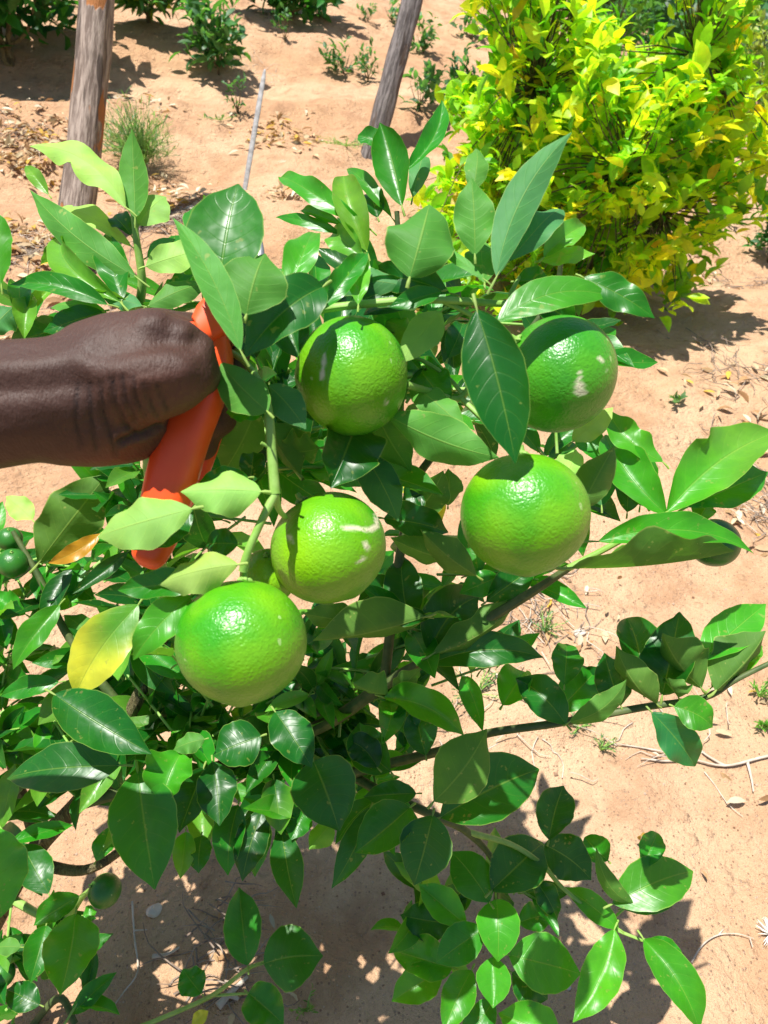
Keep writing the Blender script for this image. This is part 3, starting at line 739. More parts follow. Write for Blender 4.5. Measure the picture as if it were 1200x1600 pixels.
# ------------------------------------------------------------------ the arm and hand
def organic(name, chains, voxel, m, colfn, wr=(), smooth=44):
    bt = bmesh.new(); bmesh.ops.create_icosphere(bt, subdivisions=2, radius=1.0); tv = np.array([v.co[:] for v in bt.verts]); tf = [[v.index for v in f.verts] for f in bt.faces]; bt.free()
    V = []; F = []; k0 = 0
    for ch in chains:
        pts = [np.array(c[0]) for c in ch]; rad = [c[1] for c in ch]
        for i in range(len(pts) - 1):
            L = np.linalg.norm(pts[i + 1] - pts[i]); k = max(1, int(L / (min(rad[i], rad[i + 1]) * .15)))
            for j in range(k + (1 if i == len(pts) - 2 else 0)):
                t = j / k; p = pts[i] * (1 - t) + pts[i + 1] * t; r = rad[i] * (1 - t) + rad[i + 1] * t
                V.append(tv * r + p); F += [[a + k0 for a in f] for f in tf]; k0 += len(tv)
    me = bpy.data.meshes.new(name); me.from_pydata(np.concatenate(V).tolist(), [], F); o = bpy.data.objects.new(name, me); COL.objects.link(o)
    md = o.modifiers.new('r', 'REMESH'); md.mode = 'VOXEL'; md.voxel_size = voxel
    sm = o.modifiers.new('s', 'SMOOTH'); sm.factor = .5; sm.iterations = smooth
    dg = bpy.context.evaluated_depsgraph_get(); m2 = bpy.data.meshes.new_from_object(o.evaluated_get(dg)); o.modifiers.clear(); o.data = m2; bpy.data.meshes.remove(me)
    n = len(m2.vertices); co = np.zeros(n * 3, np.float32); no = np.zeros(n * 3, np.float32)
    m2.vertices.foreach_get('co', co); m2.vertices.foreach_get('normal', no); co = co.reshape(-1, 3).astype(float); no = no.reshape(-1, 3)
    q = co - CAM; dep = q @ FW; sx = 600 + (q @ RT) / dep * FPX; sy = 800 - (q @ UP) / dep * FPX; fr = (no @ (-FW)) > .0
    crease = np.zeros(n)
    for (wd_, dp, pl) in wr:
        best = np.full(n, 1e9)
        for (x0, y0), (x1, y1) in zip(pl[:-1], pl[1:]):
            L2 = (x1 - x0) ** 2 + (y1 - y0) ** 2; t = np.clip(((sx - x0) * (x1 - x0) + (sy - y0) * (y1 - y0)) / L2, 0, 1)
            best = np.minimum(best, np.hypot(sx - x0 - t * (x1 - x0), sy - y0 - t * (y1 - y0)))
        co = co - no * (dp * (np.exp(-(best / wd_) ** 2) - .35 * np.exp(-((best - wd_ * 2) / wd_) ** 2)) * fr)[:, None]
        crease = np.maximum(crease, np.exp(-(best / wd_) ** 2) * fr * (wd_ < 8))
    m2.vertices.foreach_set('co', co.astype(np.float32).ravel())
    c = colfn(co, sx, sy, no, crease); ca = m2.color_attributes.new('Col', 'FLOAT_COLOR', 'POINT')
    ca.data.foreach_set('color', np.concatenate([c, np.ones((n, 1))], 1).astype(np.float32).ravel())
    m2.polygons.foreach_set('use_smooth', np.full(len(m2.polygons), True)); m2.materials.clear(); m2.materials.append(m); m2.name = name
    m2.update(); return o
def Q(x, y, d, rpx): return (P(x, y, d), rpx / FPX * d)
elbow = P(-560, 760, .42)
arm = [
 [(elbow + np.array([-.02, -.27, .02]), .052), (elbow, .043), Q(-300, 690, .39, 128), Q(-120, 645, .375, 112), Q(0, 632, .37, 104), Q(70, 624, .37, 100), Q(130, 615, .375, 98), Q(190, 600, .385, 88), Q(240, 570, .40, 70)],
 [Q(100, 640, .375, 92), Q(160, 648, .38, 86), Q(195, 655, .385, 74)],                    # heel of the hand
 [Q(150, 590, .385, 90), Q(220, 560, .395, 74), Q(260, 545, .405, 58)],                   # back of the hand
 [Q(170, 590, .37, 80), Q(225, 592, .364, 74), Q(266, 590, .364, 62), Q(290, 584, .368, 50), Q(308, 582, .384, 40), Q(316, 594, .40, 32)],
 [Q(150, 580, .378, 82), Q(190, 562, .376, 78), Q(232, 550, .374, 70), Q(268, 548, .372, 56), Q(294, 552, .374, 46)],
 [Q(232, 550, .382, 70), Q(262, 540, .395, 56), Q(285, 540, .41, 46)],   # thumb round the grip
 [Q(235, 545, .40, 60), Q(262, 522, .415, 42), Q(300, 520, .435, 34), Q(350, 530, .45, 30), Q(368, 552, .435, 27), Q(364, 572, .42, 24)],    # index
 [Q(235, 580, .41, 58), Q(265, 570, .43, 40), Q(310, 575, .448, 34), Q(352, 585, .45, 30), Q(364, 606, .435, 28), Q(352, 620, .42, 24)],
 [Q(225, 615, .41, 52), Q(255, 620, .43, 38), Q(300, 632, .446, 33), Q(340, 640, .446, 29), Q(348, 656, .43, 26), Q(334, 664, .418, 23)],
 [Q(205, 650, .40, 48), Q(240, 665, .425, 34), Q(280, 682, .44, 29), Q(314, 692, .438, 26), Q(320, 700, .425, 23), Q(306, 702, .416, 20)],
]
def skincol(co, sx, sy, no, cr):
    base = np.tile(np.array([.060, .0245, .0145]), (len(co), 1)); palm = np.array([.135, .046, .024])
    f = sstep(650, 735, sy - .0 * sx) * sstep(60, 190, sx); f = f * (sx < 260)
    f2 = .55 * sstep(120, 240, sx) * sstep(560, 620, sy); f = np.maximum(f, f2)[:, None]
    c = base * (1 - f) + palm * f
    return c * (1 - .62 * cr[:, None])  # shade of the creases put into the skin colour
wr = [(15, .0022, [(150, 552), (205, 542), (262, 530), (300, 532)]), (16, -.0018, [(228, 500), (246, 498)]), (12, -.0012, [(284, 516), (292, 518)]), (18, -.0012, [(0, 575), (60, 572), (120, 560), (150, 552)]), (16, .0010, [(0, 610), (70, 608), (130, 604)]), (14, -.0010, [(215, 600), (250, 590), (290, 580)]), (4.0, .0010, [(175, 590), (180, 630), (196, 664), (212, 676)]), (4.0, .0010, [(192, 588), (196, 622), (210, 655)]), (3.5, .0009, [(207, 590), (212, 622), (226, 650)]),
      (3.5, .0007, [(225, 598), (232, 625), (245, 648)]), (3.2, .0006, [(246, 600), (252, 622), (262, 640)]), (3.5, .0007, [(158, 596), (160, 640), (172, 680), (180, 710)]),
      (5.0, .0022, [(186, 690), (206, 682), (226, 676), (250, 664)]), (3, .0005, [(120, 600), (118, 660), (126, 700)]), (4, .0005, [(140, 600), (142, 650), (150, 700)])]
person = organic('person', arm, .0019, M_SKIN, skincol, wr)
tag(person, 'dark-skinned bare forearm and hand reaching in from the left and gripping the orange pruner', 'person')

# ------------------------------------------------------------------ pruning shears in the hand
pr_ = empty('pruning_shears', P(345, 470, .40), 'orange-handled pruning shears clutched in the fist against the branch', 'pruner')
def bar(mb, pts, wid, thk, seg=20):            # swept rounded bar, wide across the view, thin in depth
    pts = [np.array(p) for p in pts]; q = [pts[0]] + pts + [pts[-1]]; o = []; W = []; T = []
    for i in range(1, len(q) - 2):
        for k in range(8):
            t = k / 8; p0, p1, p2, p3 = q[i - 1], q[i], q[i + 1], q[i + 2]
            o.append(.5 * ((2 * p1) + (-p0 + p2) * t + (2 * p0 - 5 * p1 + 4 * p2 - p3) * t * t + (-p0 + 3 * p1 - 3 * p2 + p3) * t ** 3))
            W.append(wid[i - 1] * (1 - t) + wid[i] * t); T.append(thk[i - 1] * (1 - t) + thk[i] * t)
    o.append(pts[-1]); W.append(wid[-1]); T.append(thk[-1]); o = np.array(o); tan = nrmz_rows(np.gradient(o, axis=0)); rings = []
    th = np.linspace(0, 2 * math.pi, seg + 1)
    for i in range(len(o)):
        n = nrmz(-FW - tan[i] * np.dot(-FW, tan[i])); s = np.cross(n, tan[i])
        cs = np.sign(np.cos(th)) * np.abs(np.cos(th)) ** .7; sn = np.sign(np.sin(th)) * np.abs(np.sin(th)) ** .7
        rings.append(o[i] + cs[:, None] * s * W[i] + sn[:, None] * n * T[i])
    for e in (0, -1): rings.insert(0 if e == 0 else len(rings), np.repeat(o[e][None], seg + 1, 0))
    v = np.concatenate(rings); mb.grid(v, np.zeros((len(v), 2)), np.tile((.5, .1, .02), (len(v), 1)), len(rings) - 1, seg)
mb = MB(); bar(mb, [P(318, 505, .40), P(330, 560, .402), P(312, 620, .40), P(288, 680, .395), P(268, 750, .392), P(250, 820, .39), P(232, 872, .388), P(226, 886, .387)],
    [.009, .0115, .0128, .0132, .0130, .0118, .0085, .003], [.009, .011, .0125, .013, .0125, .0115, .008, .002]); mb.build('handle', M_ORANGE, pr_, origin=P(318, 505, .40))
mb = MB(); bar(mb, [P(345, 512, .42), P(340, 600, .432), P(322, 680, .432), P(300, 750, .43), P(282, 800, .425)], [.008, .009, .009, .008, .003], [.006, .007, .007, .006, .003]); mb.build('handle', M_ORANGE, pr_, origin=P(345, 512, .42))
mb = MB(); bar(mb, [P(290, 512, .392), P(310, 520, .392), P(332, 500, .394), P(345, 480, .396), P(338, 462, .40), P(322, 455, .402)], [.003, .0075, .0105, .0105, .009, .003], [.004, .006, .007, .007, .006, .003])
hd = mb.build('pivot_head', M_ORANGE, pr_, origin=P(335, 485, .395))
mb = MB(); c0 = P(338, 474, .390); mb.tube([c0, c0 - FW * -.004 - FW * .008], [.004, .004], (.5, .5, .5), 14, 1); mb.build('bolt', M_STEEL, hd, origin=c0)
mb = MB(); bar(mb, [P(345, 470, .402), P(372, 440, .41), P(392, 395, .415), P(398, 350, .418)], [.006, .009, .008, .001], [.0015, .0015, .0012, .0005], 12); mb.build('blade', M_STEEL, pr_, origin=P(345, 470, .402))
mb = MB(); hel = [P(336 + 8 * math.cos(t * 1.3), 520 + t * 1.3, .415 + .005 * math.sin(t * 1.3)) for t in range(0, 34)]; mb.tube(hel, .0008, (.4, .4, .4), 6, 3); mb.build('spring', M_STEEL, pr_, origin=hel[0])

# ------------------------------------------------------------------ background plants
def small_leaves(mb, base_pts, dirs, lens, cols, wr_=.42, nu=4):
    n = len(base_pts); B = np.asarray(base_pts); a = nrmz_rows(np.asarray(dirs)); L = np.asarray(lens)[:, None]
    up = np.zeros((n, 3)); up[:, 2] = 1; up += rng.normal(size=(n, 3)) * .45; nn = nrmz_rows(up - a * np.sum(up * a, 1)[:, None]); s = np.cross(nn, a)
    u = np.linspace(0, 1, nu + 1); prof = np.sin(math.pi * u ** .9) ** .8; prof[0] = .06; prof[-1] = .04
    bend = rng.uniform(-.02, .16, (n, 1)); fold = rng.uniform(.1, .5, (n, 1)); pts = np.zeros((n, nu + 1, 3, 3))
    for i, ui in enumerate(u):
        c = B + a * (ui * L) + nn * (bend * L * 4 * ui * (1 - ui) - L * .12 * ui * ui)
        h = L * wr_ * .5 * prof[i]
        pts[:, i, 1] = c; pts[:, i, 0] = c - s * h * np.cos(fold) + nn * h * np.sin(fold); pts[:, i, 2] = c + s * h * np.cos(fold) + nn * h * np.sin(fold)
    per = (nu + 1) * 3; uvl = np.array([(ui, v) for ui in u for v in (0, .5, 1)])
    o = mb.n; mb.v.append(pts.reshape(-1, 3)); mb.uv.append(np.tile(uvl, (n, 1))); mb.c.append(np.repeat(np.asarray(cols), per, 0)); mb.n += n * per
    i, j = np.meshgrid(np.arange(nu), np.arange(2), indexing='ij'); q = (i * 3 + j).ravel(); q = np.stack([q, q + 3, q + 4, q + 1], 1)
    mb.f.append((q[None] + (np.arange(n) * per)[:, None, None] + o).reshape(-1, 4))
def bush(name, base, rx, rz, nclus, per, ll, cols, label, cat, group=None, trunk=.012, lift=.25, shape=None, updir=.6, seed=1, wr_=.42, m=None, nu=4, outer=.55):
    """branching shrub: limbs, clusters of leaves through the crown"""
    rr = np.random.default_rng(seed); base = np.asarray(base, float); root = empty(name, base, label, cat, group)
    tb_ = MB(); lf = MB(); cc = base + np.array([0, 0, rz * (1 + lift)])
    cen = []
    while len(cen) < nclus:
        d = rr.normal(size=3); d /= np.linalg.norm(d); rad = (outer + (1 - outer) * rr.random()) if rr.random() < .75 else rr.random() ** .5
        lump = 1 + .22 * math.sin(d[0] * 4.1 + seed) * math.sin(d[2] * 3.7 + seed * 2) + .12 * math.sin(d[1] * 7 + seed)
        p = cc + d * np.array([rx, rx * .9, rz]) * rad * lump
        if shape is not None and not shape(p): continue
        g = float(H(p[0], p[1]))
        if p[2] < g + .02: continue
        cen.append(p)
    cen = np.array(cen); nl = 7; ends = []
    for k in range(nl):
        e = cc + np.array([math.cos(k * 2.4) * rx * .45, math.sin(k * 2.4) * rx * .45, rz * (-.3 + .9 * k / nl)]); ends.append(e)
        mid = base * .45 + e * .55 + np.array([0, 0, -.1 * rz])
        tb_.tube([base + np.array([0, 0, -.02]), base + np.array([0, 0, rz * .18]) + rr.normal(size=3) * trunk * .6, mid, e], [trunk, trunk * .9, trunk * .55, trunk * .25], (.2, .2, .1), 6, 3, False)
    ends = np.array(ends)
    for p in cen:
        e = ends[np.argmin(np.sum((ends - p) ** 2, 1))]
        tb_.tube([e, (e + p) / 2 + rr.normal(size=3) * .03 * rx, p], [trunk * .2, trunk * .14, trunk * .08], (.2, .2, .1), 4, 2, False)
    B = []; D = []; Ls = []; C = []
    cols = np.array(cols)
    for p in cen:
        od = p - cc; od = od / (np.linalg.norm(od) + 1e-9) * .6 + np.array([0, 0, updir]); od /= np.linalg.norm(od); ccol = cols[rr.integers(len(cols))]
        for k in range(per):
            B.append(p + od * ll * (k / per - .5) * 1.7 + rr.normal(size=3) * ll * .10); v = rr.normal(size=3); v /= np.linalg.norm(v)
            D.append(od * .75 + v * .85); Ls.append(ll * rr.uniform(.55, 1.15)); c = cols[rr.integers(len(cols))] if rr.random() < .45 else ccol; C.append(c * rr.uniform(.7, 1.3))
    small_leaves(lf, B, D, Ls, C, wr_, nu)
    tb_.build('trunk', M_BARK, root, origin=base); lf.build('foliage', m or M_FOL, root, origin=base); return root
YC = [(.44, .64, .014), (.34, .60, .014), (.20, .46, .012), (.56, .68, .02), (.13, .38, .012), (.42, .64, .02), (.72, .70, .03), (.60, .66, .02), (.08, .30, .012), (.40, .66, .02), (.24, .54, .02)] * 3 + [(.66, .44, .02)]
GC = [(.014, .12, .020), (.022, .17, .025), (.008, .08, .016)]
TC = [(.05, .17, .06), (.08, .24, .09), (.03, .12, .03)]
yb = G(930, 560)
print('yellow base', yb, depth_of(yb))
dY = depth_of(yb); yb = yb + np.array([0, .12, 0]); yb[2] = float(H(yb[0], yb[1]))
dY = depth_of(yb); ctr = P(935, 245, dY); rzY = .265 * dY; print('rz', rzY, 'ctr z', ctr[2], yb[2])
def yshape(p):
    q = p - CAM; d = q @ FW; x = 600 + q[0] / d * FPX; y = 800 - (q @ UP) / d * FPX
    if 1040 < x < 1105 and 420 < y < 478: return True
    if x > 1000 and y > 345 + (1190 - x) * .45: return False
    if 905 < x < 1045 and y < 95 - abs(x - 985) * .8: return False
    if x < 740 and y < 90 + (740 - x) * 1.2: return False
    return vnoise(x / 58 + 7, y / 58 + d * 3) < .17
bush('yellowing_citrus_tree', (ctr[0], ctr[1], float(H(ctr[0], ctr[1]))), .225 * dY, rzY * 1.10, 960, 10, .071, YC, 'bright yellow-green citrus tree standing behind the held branch on the right', 'tree', trunk=.015,
     lift=(ctr[2] - float(H(ctr[0], ctr[1]))) / rzY - 1, seed=5, updir=.9, outer=.5, wr_=.50, m=M_YEL, shape=yshape)
BUSH = [ # px py(base) width height px, leaf m, label, palette
 ('leafy_shrub', 15, 104, 250, 230, .15, 'dark green drooping shrub behind the thick post in the top left corner', GC, 150, 3),
 ('leafy_shrub', 232, 34, 110, 80, .13, 'low mixed green shrub just right of the thick post at the top edge', TC + [(.25, .33, .03)], 50, 4),
 ('leafy_shrub', 455, 30, 150, 90, .14, 'dense dark green shrub at the top edge between the two posts', GC, 110, 6),
 ('sapling', 342, 118, 78, 92, .12, 'bushy blue-green sapling uphill from the thin grey stake', TC, 40, 7),
 ('sapling', 372, 178, 34, 44, .07, 'tiny sapling on a bare stalk beside the tip of the grey stake', TC, 6, 8),
 ('sapling', 446, 68, 30, 40, .09, 'thin pale sapling between the bushy sapling and the dark shrub', TC, 6, 9),
 ('sapling', 537, 116, 48, 38, .09, 'left one of two low saplings beside the leaning dark pole', TC, 12, 10),
 ('sapling', 575, 130, 36, 44, .09, 'right one of two low saplings, half behind the leaning dark pole', TC, 10, 11),
 ('sapling', 662, 84, 42, 38, .10, 'broad-leaved seedling right of the top of the leaning pole', TC, 12, 12),
 ('sapling', 655, 172, 60, 56, .08, 'sparse grey-green sapling between the leaning pole and the yellow tree', TC, 14, 13),
 ('sapling', 612, 36, 40, 30, .11, 'small sapling at the top edge left of the leaning pole', TC, 8, 14),
 ('sapling', 575, 36, 26, 20, .10, 'very small seedling at the top edge above the two low saplings', TC, 5, 15),
 ('sapling', 735, 64, 44, 30, .10, 'low seedling tucked against the left side of the yellow tree', TC, 10, 16),
 ('leafy_shrub', 722, 165, 60, 60, .07, 'dark blue-green shrub peeping out left of the yellow tree', GC + TC, 20, 17),
 ('leafy_shrub', 1200, 410, 50, 120, .05, 'dark green shrub cut by the right edge of the photograph', GC + TC, 40, 18),
 ('leafy_shrub', 930, 110, 160, 170, .11, 'mid green shrub rising behind the yellow tree', [(.05, .20, .02), (.08, .25, .02), (.03, .14, .02)], 70, 19),
 ('leafy_shrub', 1180, 240, 170, 190, .06, 'pale olive shrub behind the right side of the yellow tree', [(.20, .32, .05), (.13, .25, .04), (.28, .36, .06)], 150, 20),
]
for (nm, px, py, wpx, hpx, ll, lab, pal, ncl, sd) in BUSH:
    grp = 'saplings on the bare slope' if nm == 'sapling' else 'shrubs behind'
    b = G(px, py); d = np.linalg.norm(b - CAM); wm = wpx / FPX * d / 2; hm = hpx / FPX * d / 2
    ll_ = min(ll, wm * .55)
    bush(nm, b, wm, hm * .85, ncl, 8, ll_, pal, lab, 'shrub' if nm == 'leafy_shrub' else 'sapling', grp, trunk=max(.004, wm * .03), lift=.12, seed=sd, nu=3, wr_=.45)
# shrubs on the far slope, too many to count
far = MB(); Bp = []; Dp = []; Lp = []; Cp = []
for k in range(1100):
    y = 13 * math.exp(rng.random() ** .7 * 2.1); x = y * rng.uniform(.16, .75); s_ = rng.uniform(.5, 1.5) * (1 + y / 80)
    if y < 24 and rng.random() < .5: continue
    z = float(H(x, y)); pal = [(.03, .12, .03), (.05, .16, .05), (.02, .08, .03), (.12, .20, .07)][rng.integers(4)]
    for j in range(45):
        v = rng.normal(size=3); v /= np.linalg.norm(v); v[2] = abs(v[2]); Bp.append(np.array([x, y, z]) + v * s_ * rng.uniform(.5, 1)); Dp.append(rng.normal(size=3)); Lp.append(s_ * .3); Cp.append(np.array(pal) * rng.uniform(.7, 1.3) + np.array([.02, .03, .04]) * sstep(25, 100, y))  # bluish haze of distance put into the leaf colour
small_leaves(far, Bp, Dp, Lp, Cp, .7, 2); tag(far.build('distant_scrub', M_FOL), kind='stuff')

# ------------------------------------------------------------------ posts
def post(name, px0, py0, px1, py1, wpx0, wpx1, m, label, cat, seed=1, bow=0., over=.5, d=None):
    b = G(px0, py0); rr = np.random.default_rng(seed); D = depth_of(b)
    top = P(px1, py1, D + .10 * 0); up = top - b; top = b + up * (1 + over)
    n = 40; r0 = wpx0 / 2 / FPX * D; r1 = wpx1 / 2 / FPX * D; seg = 28; rings = []
    a = nrmz(top - b); e1 = nrmz(np.cross(a, [0, 1, 0])); e2 = np.cross(a, e1); th = np.linspace(0, 2 * math.pi, seg + 1); L = np.linalg.norm(top - b)
    for i in range(n + 1):
        t = i / n; c = b - a * .08 + (top - b + a * .08) * t + e1 * bow * L * math.sin(t * math.pi) + e1 * .012 * math.sin(t * 9 + seed) * r0 * 8
        r = (r0 * (1 - t / (1 + over)) + r1 * t / (1 + over) if t < 1 else r1)
        ang = 1 + .07 * np.sin(3 * th + seed + t * 2) + .07 * math.sin(t * 23 + seed) * np.exp(-((th - 3.4 - seed * .4) / .6) ** 2) + .035 * np.sin(7 * th + 5 * t) + .03 * np.sin(t * 31 + 2 * th)
        rings.append(c + (r * ang)[:, None] * (np.cos(th)[:, None] * e1 + np.sin(th)[:, None] * e2))
    rings.append(np.repeat((rings[-1].mean(0))[None], seg + 1, 0)); mb = MB(); v = np.concatenate(rings)
    mb.grid(v - b, np.zeros((len(v), 2)), np.tile((.3, .3, .3), (len(v), 1)), n + 1, seg)
    rot = Vector(a).to_track_quat('Z', 'Y')
    v0 = mb.v[0]; Rm = np.array(rot.to_matrix()); mb.v[0] = v0 @ Rm
    o = mb.build(name, m); o.location = Vector(b); o.rotation_euler = rot.to_euler(); return tag(o, label, cat)
post('wooden_post', 112, 440, 157, 0, 50, 54, M_POST, 'thick weathered grey wooden post with peeling reddish bark on the left', 'post', 1, .006)
post('wooden_pole', 577, 238, 636, 0, 33, 31, M_POLE, 'slim dark wooden pole leaning to the right on the bare slope', 'pole', 4, -.02)
# thin flat stake
b = G(383, 300); D = depth_of(b); tp = P(414, 108, D - .02); mb = MB()
bar(mb, [b - (tp - b) * .1, b + (tp - b) * .3, b + (tp - b) * .65, b + (tp - b) * .9, tp], [.009, .010, .010, .009, .003], [.003, .003, .003, .003, .001], 12)
tag(mb.build('stake', M_STAKE, origin=b), 'thin pale grey pointed stake standing in the soil above the big shiny leaf', 'stake')

# ------------------------------------------------------------------ litter, weeds, twigs, stones
def litter(name, spots, cols, ln, seed=2):
    rr = np.random.default_rng(seed); mb = MB(); B = []; D = []; L = []; C = []
    for (px, py, sx, sy, n_) in spots:
        c = G(px, py); d = depth_of(c)
        for k in range(int(n_ * (2.2 if py < 460 else 1))):
            x = c[0] + rr.normal() * sx / FPX * d; y = c[1] + rr.normal() * sy / FPX * d * 2.2
            z = float(H(x, y)) + rr.uniform(.002, .018); a = rr.normal(size=3); a[2] *= .25
            B.append((x, y, z)); D.append(a); L.append(ln * rr.uniform(.4, 1.2) * min(1, max(.4, d / 2.2))); C.append(np.array(cols[rr.integers(len(cols))]) * rr.uniform(.75, 1.2))
    small_leaves(mb, B, D, L, C, .36, 4); return tag(mb.build(name, M_DRY), kind='stuff')
DC = [(.66, .50, .30), (.72, .60, .38), (.55, .36, .18), (.45, .27, .13), (.70, .45, .08), (.78, .70, .52)]
litter('leaf_litter', [(60, 235, 50, 18, 130), (30, 380, 40, 16, 90), (190, 300, 60, 14, 60), (90, 200, 60, 20, 60), (40, 270, 50, 10, 60), (270, 330, 40, 22, 110), (440, 215, 34, 16, 60), (230, 170, 40, 12, 14), (450, 300, 30, 10, 22), (60, 440, 60, 20, 40),
    (870, 960, 60, 50, 26), (1150, 620, 40, 50, 36), (1180, 800, 40, 50, 50), (1090, 430, 30, 10, 12), (330, 1470, 50, 40, 14), (1100, 1150, 90, 60, 24), (130, 520, 100, 20, 40), (900, 1000, 20, 10, 4)], DC, .05)
def twigs(name, spots, m, ln, rad, seed=3, lift=.02):
    rr = np.random.default_rng(seed); mb = MB()
    for (px, py, sx, sy, n_) in spots:
        c = G(px, py); d = depth_of(c)
        for k in range(n_):
            x = c[0] + rr.normal() * sx / FPX * d; y = c[1] + rr.normal() * sy / FPX * d * 2; th = rr.uniform(0, 6.28); l = ln * rr.uniform(.3, 1.2); ps = []
            bx, by = math.cos(th) * l, math.sin(th) * l; h = rr.uniform(.002, lift)
            for t in (0, .35, .7, 1): 
                xx = x + bx * t + rr.normal() * l * .06; yy = y + by * t + rr.normal() * l * .06; ps.append((xx, yy, float(H(xx, yy)) + h + rr.normal() * h * .4))
            mb.tube(ps, [rad, rad * .9, rad * .7, rad * .3], (.3, .3, .3), 4, 2, False)
    return tag(mb.build(name, m), kind='stuff')
twigs('dry_brush', [(280, 350, 40, 22, 210), (70, 400, 30, 12, 60), (30, 210, 40, 16, 90), (330, 20, 40, 12, 60), (1150, 585, 28, 28, 60), (1185, 780, 30, 46, 110), (335, 1475, 24, 26, 36), (1170, 450, 40, 8, 40), (850, 940, 40, 30, 40), (130, 520, 80, 10, 60)], M_TWIGD, .10, .0014)
twigs('dry_straw', [(285, 345, 40, 22, 80), (60, 395, 30, 14, 60), (1180, 790, 26, 40, 34), (740, 1100, 40, 30, 18), (860, 960, 40, 30, 34), (1010, 1150, 80, 30, 16), (385, 110, 24, 10, 50)], M_TWIG, .09, .0011, 5)
def twig_thing(pts, rad, m, label):
    mb = MB(); b = G(*pts[0][0]); 
    for pl in pts: 
        ps = [G(*p) + np.array([0, 0, .006]) for p in pl]; mb.tube(ps, list(np.linspace(rad, rad * .4, len(ps))), (.4, .4, .4), 6, 4)
    return tag(mb.build('fallen_twig', m, origin=b), label, 'twig', 'dry twigs on the soil')
twig_thing([[(1230, 1180), (1180, 1190), (1130, 1200), (1080, 1190), (1020, 1178), (960, 1166)], [(1165, 1194), (1172, 1220), (1174, 1244)], [(1130, 1200), (1100, 1186), (1090, 1172)], [(1080, 1190), (1040, 1194), (1000, 1190)]], .0028, M_TWIG, 'pale forked twig lying on the sand below the right-hand bough')
twig_thing([[(208, 1412), (212, 1470), (218, 1524), (196, 1556), (176, 1584)], [(211, 1458), (232, 1458)]], .0016, M_TWIG, 'thin straight grey twig lying left of the low leafy shoot')
twig_thing([[(240, 1498), (262, 1494), (282, 1484)]], .0035, M_TWIG, 'short tan chip of wood on the shaded soil')
twig_thing([[(342, 1578), (362, 1556), (388, 1530)], [(360, 1558), (374, 1566)]], .006, M_TWIG, 'grey split stick under the low leafy shoot')
twig_thing([[(1078, 1508), (1096, 1480), (1120, 1466), (1150, 1464), (1176, 1470)], [(1120, 1466), (1128, 1456)], [(1170, 1470), (1172, 1486)]], .0012, M_TWIG, 'hair-thin dry weed stalk curving towards the white tuft at the right edge')
def stone(px, py, rpx, label, col=M_STONE, sd=1):
    b = G(px, py); d = depth_of(b); r = rpx / FPX * d; rr = np.random.default_rng(sd); bm = bmesh.new(); bmesh.ops.create_icosphere(bm, subdivisions=3, radius=r)
    k = [nrmz(rr.normal(size=3)) for _ in range(9)]
    for v in bm.verts:
        p = np.array(v.co) / r; s = 1.0
        for q in k: s = min(s, .78 / max(.3, float(np.dot(p, q)))) if np.dot(p, q) > .78 else s
        v.co = Vector(p * r * s * np.array([1.2, .9, .6]))
    me = bpy.data.meshes.new('stone'); bm.to_mesh(me); bm.free(); me.materials.append(col); o = bpy.data.objects.new('stone', me); COL.objects.link(o); o.location = Vector(b) + Vector((0, 0, r * .25)); o.rotation_euler = (.2, .3, sd)
    tag(o, label, 'stone', 'loose stones on the soil')
stone(241, 1425, 12, 'pale pebble on the shaded soil right of the small hanging fruit')
stone(905, 992, 9, 'white chip lying on sunlit sand right of the centre boughs', sd=3)
stone(888, 1546, 4, 'tiny grey pebble in the shadow at the bottom right', sd=4)
# loose grit
gm = MB(); octv = np.array([(1, 0, 0), (0, 1, 0), (-1, 0, 0), (0, -1, 0)]) 
rr = np.random.default_rng(11)
for k in range(2600):
    px = rr.uniform(0, 1200); py = rr.uniform(560, 1600) ; o_ = P(px, py, 1) - CAM; t = 1.35 * (1 + .9 * (1600 - py) / 1040 * rr.random()); x, y = (CAM + o_ * t)[:2]
    z = float(H(x, y)); r = .0009 * math.exp(rr.normal() * .55); a = rr.uniform(0, 6.28); ca, sa = math.cos(a), math.sin(a)
    ring = np.array([(ca, sa, 0), (-sa, ca, 0), (-ca, -sa, 0), (sa, -ca, 0), (ca, sa, 0)]) * r * np.array([1.2, 1.2, 1]) + np.array([x, y, z + r * .3])
    topp = np.repeat(np.array([[x, y, z + r * 1.1]]), 5, 0) + (ring - np.array([x, y, z + r * .3])) * .4
    cc_ = np.repeat(np.array([topp.mean(0)]), 5, 0); v = np.concatenate([ring, topp, cc_]); col = np.array([(.50, .33, .22), (.30, .17, .10), (.66, .52, .40)][rr.integers(3)])
    gm.grid(v, np.zeros((15, 2)), np.tile(col, (15, 1)), 2, 4)
tag(gm.build('grit', M_DRY, smooth=False), kind='stuff')

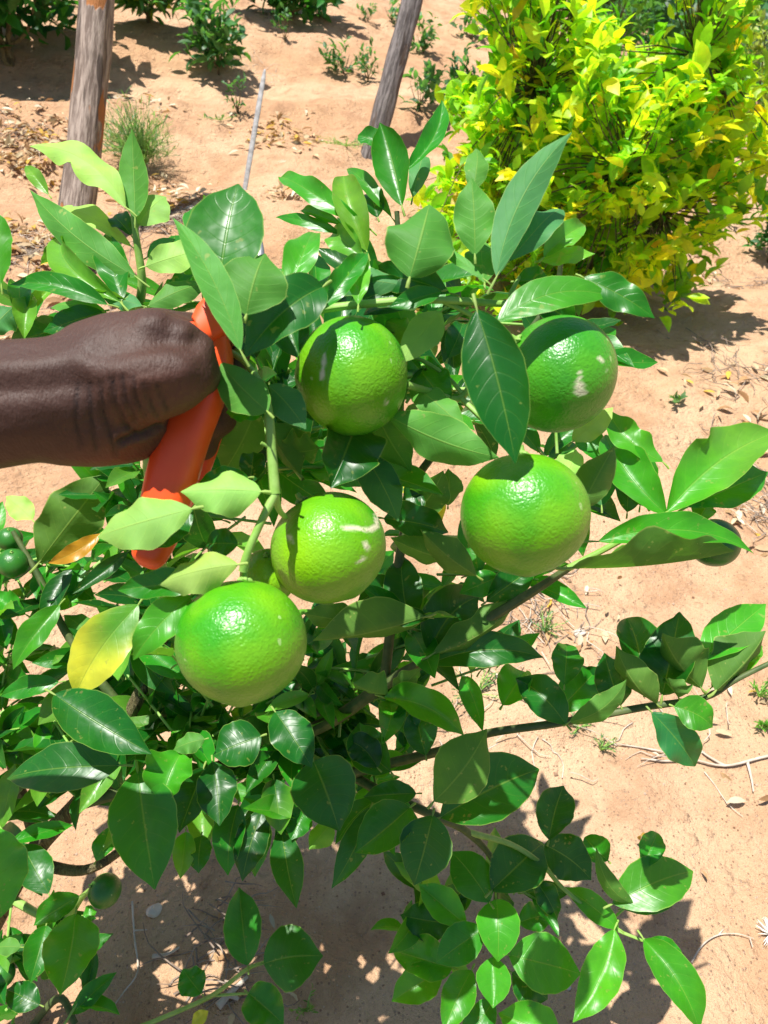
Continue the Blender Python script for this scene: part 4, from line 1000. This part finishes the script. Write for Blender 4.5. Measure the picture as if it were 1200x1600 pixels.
def weed(px, py, hpx, wpx, n_, ll, cols, label, name='weed', seed=1, wr_=.3, stalk=True):
    b = G(px, py); d = depth_of(b); hm = hpx / FPX * d; wm = wpx / FPX * d / 2; rr = np.random.default_rng(seed); mb = MB(); st = MB(); root = empty(name, b, label, name.replace('_', ' '), 'weeds on the soil')
    B = []; D = []; L = []; C = []
    for k in range(n_):
        a = rr.uniform(0, 6.28); r = wm * rr.random() ** .6; e = b + np.array([math.cos(a) * r, math.sin(a) * r, hm * rr.uniform(.3, 1) * (1 - .4 * r / wm)])
        st.tube([b, b * .5 + e * .5 + np.array([0, 0, hm * .12]), e], [.0011, .0009, .0005], (.2, .3, .1), 4, 3, False)
        for j in range(5):
            t = .35 + .65 * j / 4; q = b * (1 - t) + e * t; B.append(q); v = rr.normal(size=3); v[2] = abs(v[2]); D.append(v + nrmz(e - b)); L.append(ll * rr.uniform(.6, 1.2)); C.append(np.array(cols[rr.integers(len(cols))]) * rr.uniform(.7, 1.3))
    small_leaves(mb, B, D, L, C, wr_, 3); st.build('stalks', M_STEM, root, origin=b); mb.build('foliage', M_FOL, root, origin=b); return root
BG = [(.10, .22, .10), (.14, .28, .13), (.07, .16, .06)]
weed(222, 266, 112, 120, 240, .045, BG, 'feathery blue-green weed clump at the foot of the thick post', 'weed_clump', 1, .09)
weed(938, 1175, 30, 44, 9, .010, BG, 'small grey-green weed on the sand below the right-hand bough', seed=2)
weed(745, 1088, 50, 90, 20, .012, BG, 'sparse blue-green weed seen between the centre boughs', seed=3)
weed(905, 1138, 20, 50, 8, .010, BG, 'tiny weed just under the long right-hand bough', seed=4)
weed(1185, 1090, 34, 50, 10, .014, [(.08, .28, .03), (.12, .34, .04)], 'bright green weed at the right edge, upper of a pair', seed=5)
weed(1190, 1140, 26, 40, 8, .014, [(.08, .28, .03), (.12, .34, .04)], 'bright green weed at the right edge, lower of a pair', seed=6)
weed(1060, 634, 20, 30, 4, .03, BG, 'little weed growing in the shadow of the yellow tree', seed=7, wr_=.5)
weed(540, 232, 16, 130, 22, .02, [(.20, .32, .10), (.15, .26, .08)], 'low green patch of weed beside the foot of the leaning pole', seed=8)
weed(480, 1580, 30, 60, 6, .010, [(.12, .24, .05)], 'wispy weed on the soil right of the low leafy shoot', seed=9)
weed(850, 990, 34, 90, 14, .012, BG, 'thin grey weed on the sand right of the centre boughs', seed=10)
weed(1120, 310, 40, 60, 10, .04, BG, 'grey-green weed in the gap right of the yellow tree', seed=12)
weed(1130, 345, 40, 40, 6, .05, [(.06, .2, .03)], 'small leafy weed right of the yellow tree', seed=13)
weed(345, 190, 10, 60, 5, .03, BG, 'flat scrap of weed on the slope left of the grey stake', seed=14)
# white seed tuft at right edge
b = G(1200, 1466); root = empty('seed_tuft', b, 'spiky white seed tuft lying at the right edge', 'seed head'); mb = MB(); rr = np.random.default_rng(5)
for k in range(70):
    v = rr.normal(size=3); v[2] = abs(v[2]); v = nrmz(v); e = b + v * .022 * rr.uniform(.7, 1.1) + np.array([0, 0, .006]); mb.tube([b + np.array([0, 0, .006]), e], [.0011, .0003], (.8, .8, .8), 4, 1, False)
M_WHITE = plain('white_fluff', c4(.78, .76, .70), c4(.85, .84, .80), 50, .8); mb.build('bristles', M_WHITE, root, origin=b)
print('objects', len(bpy.data.objects))
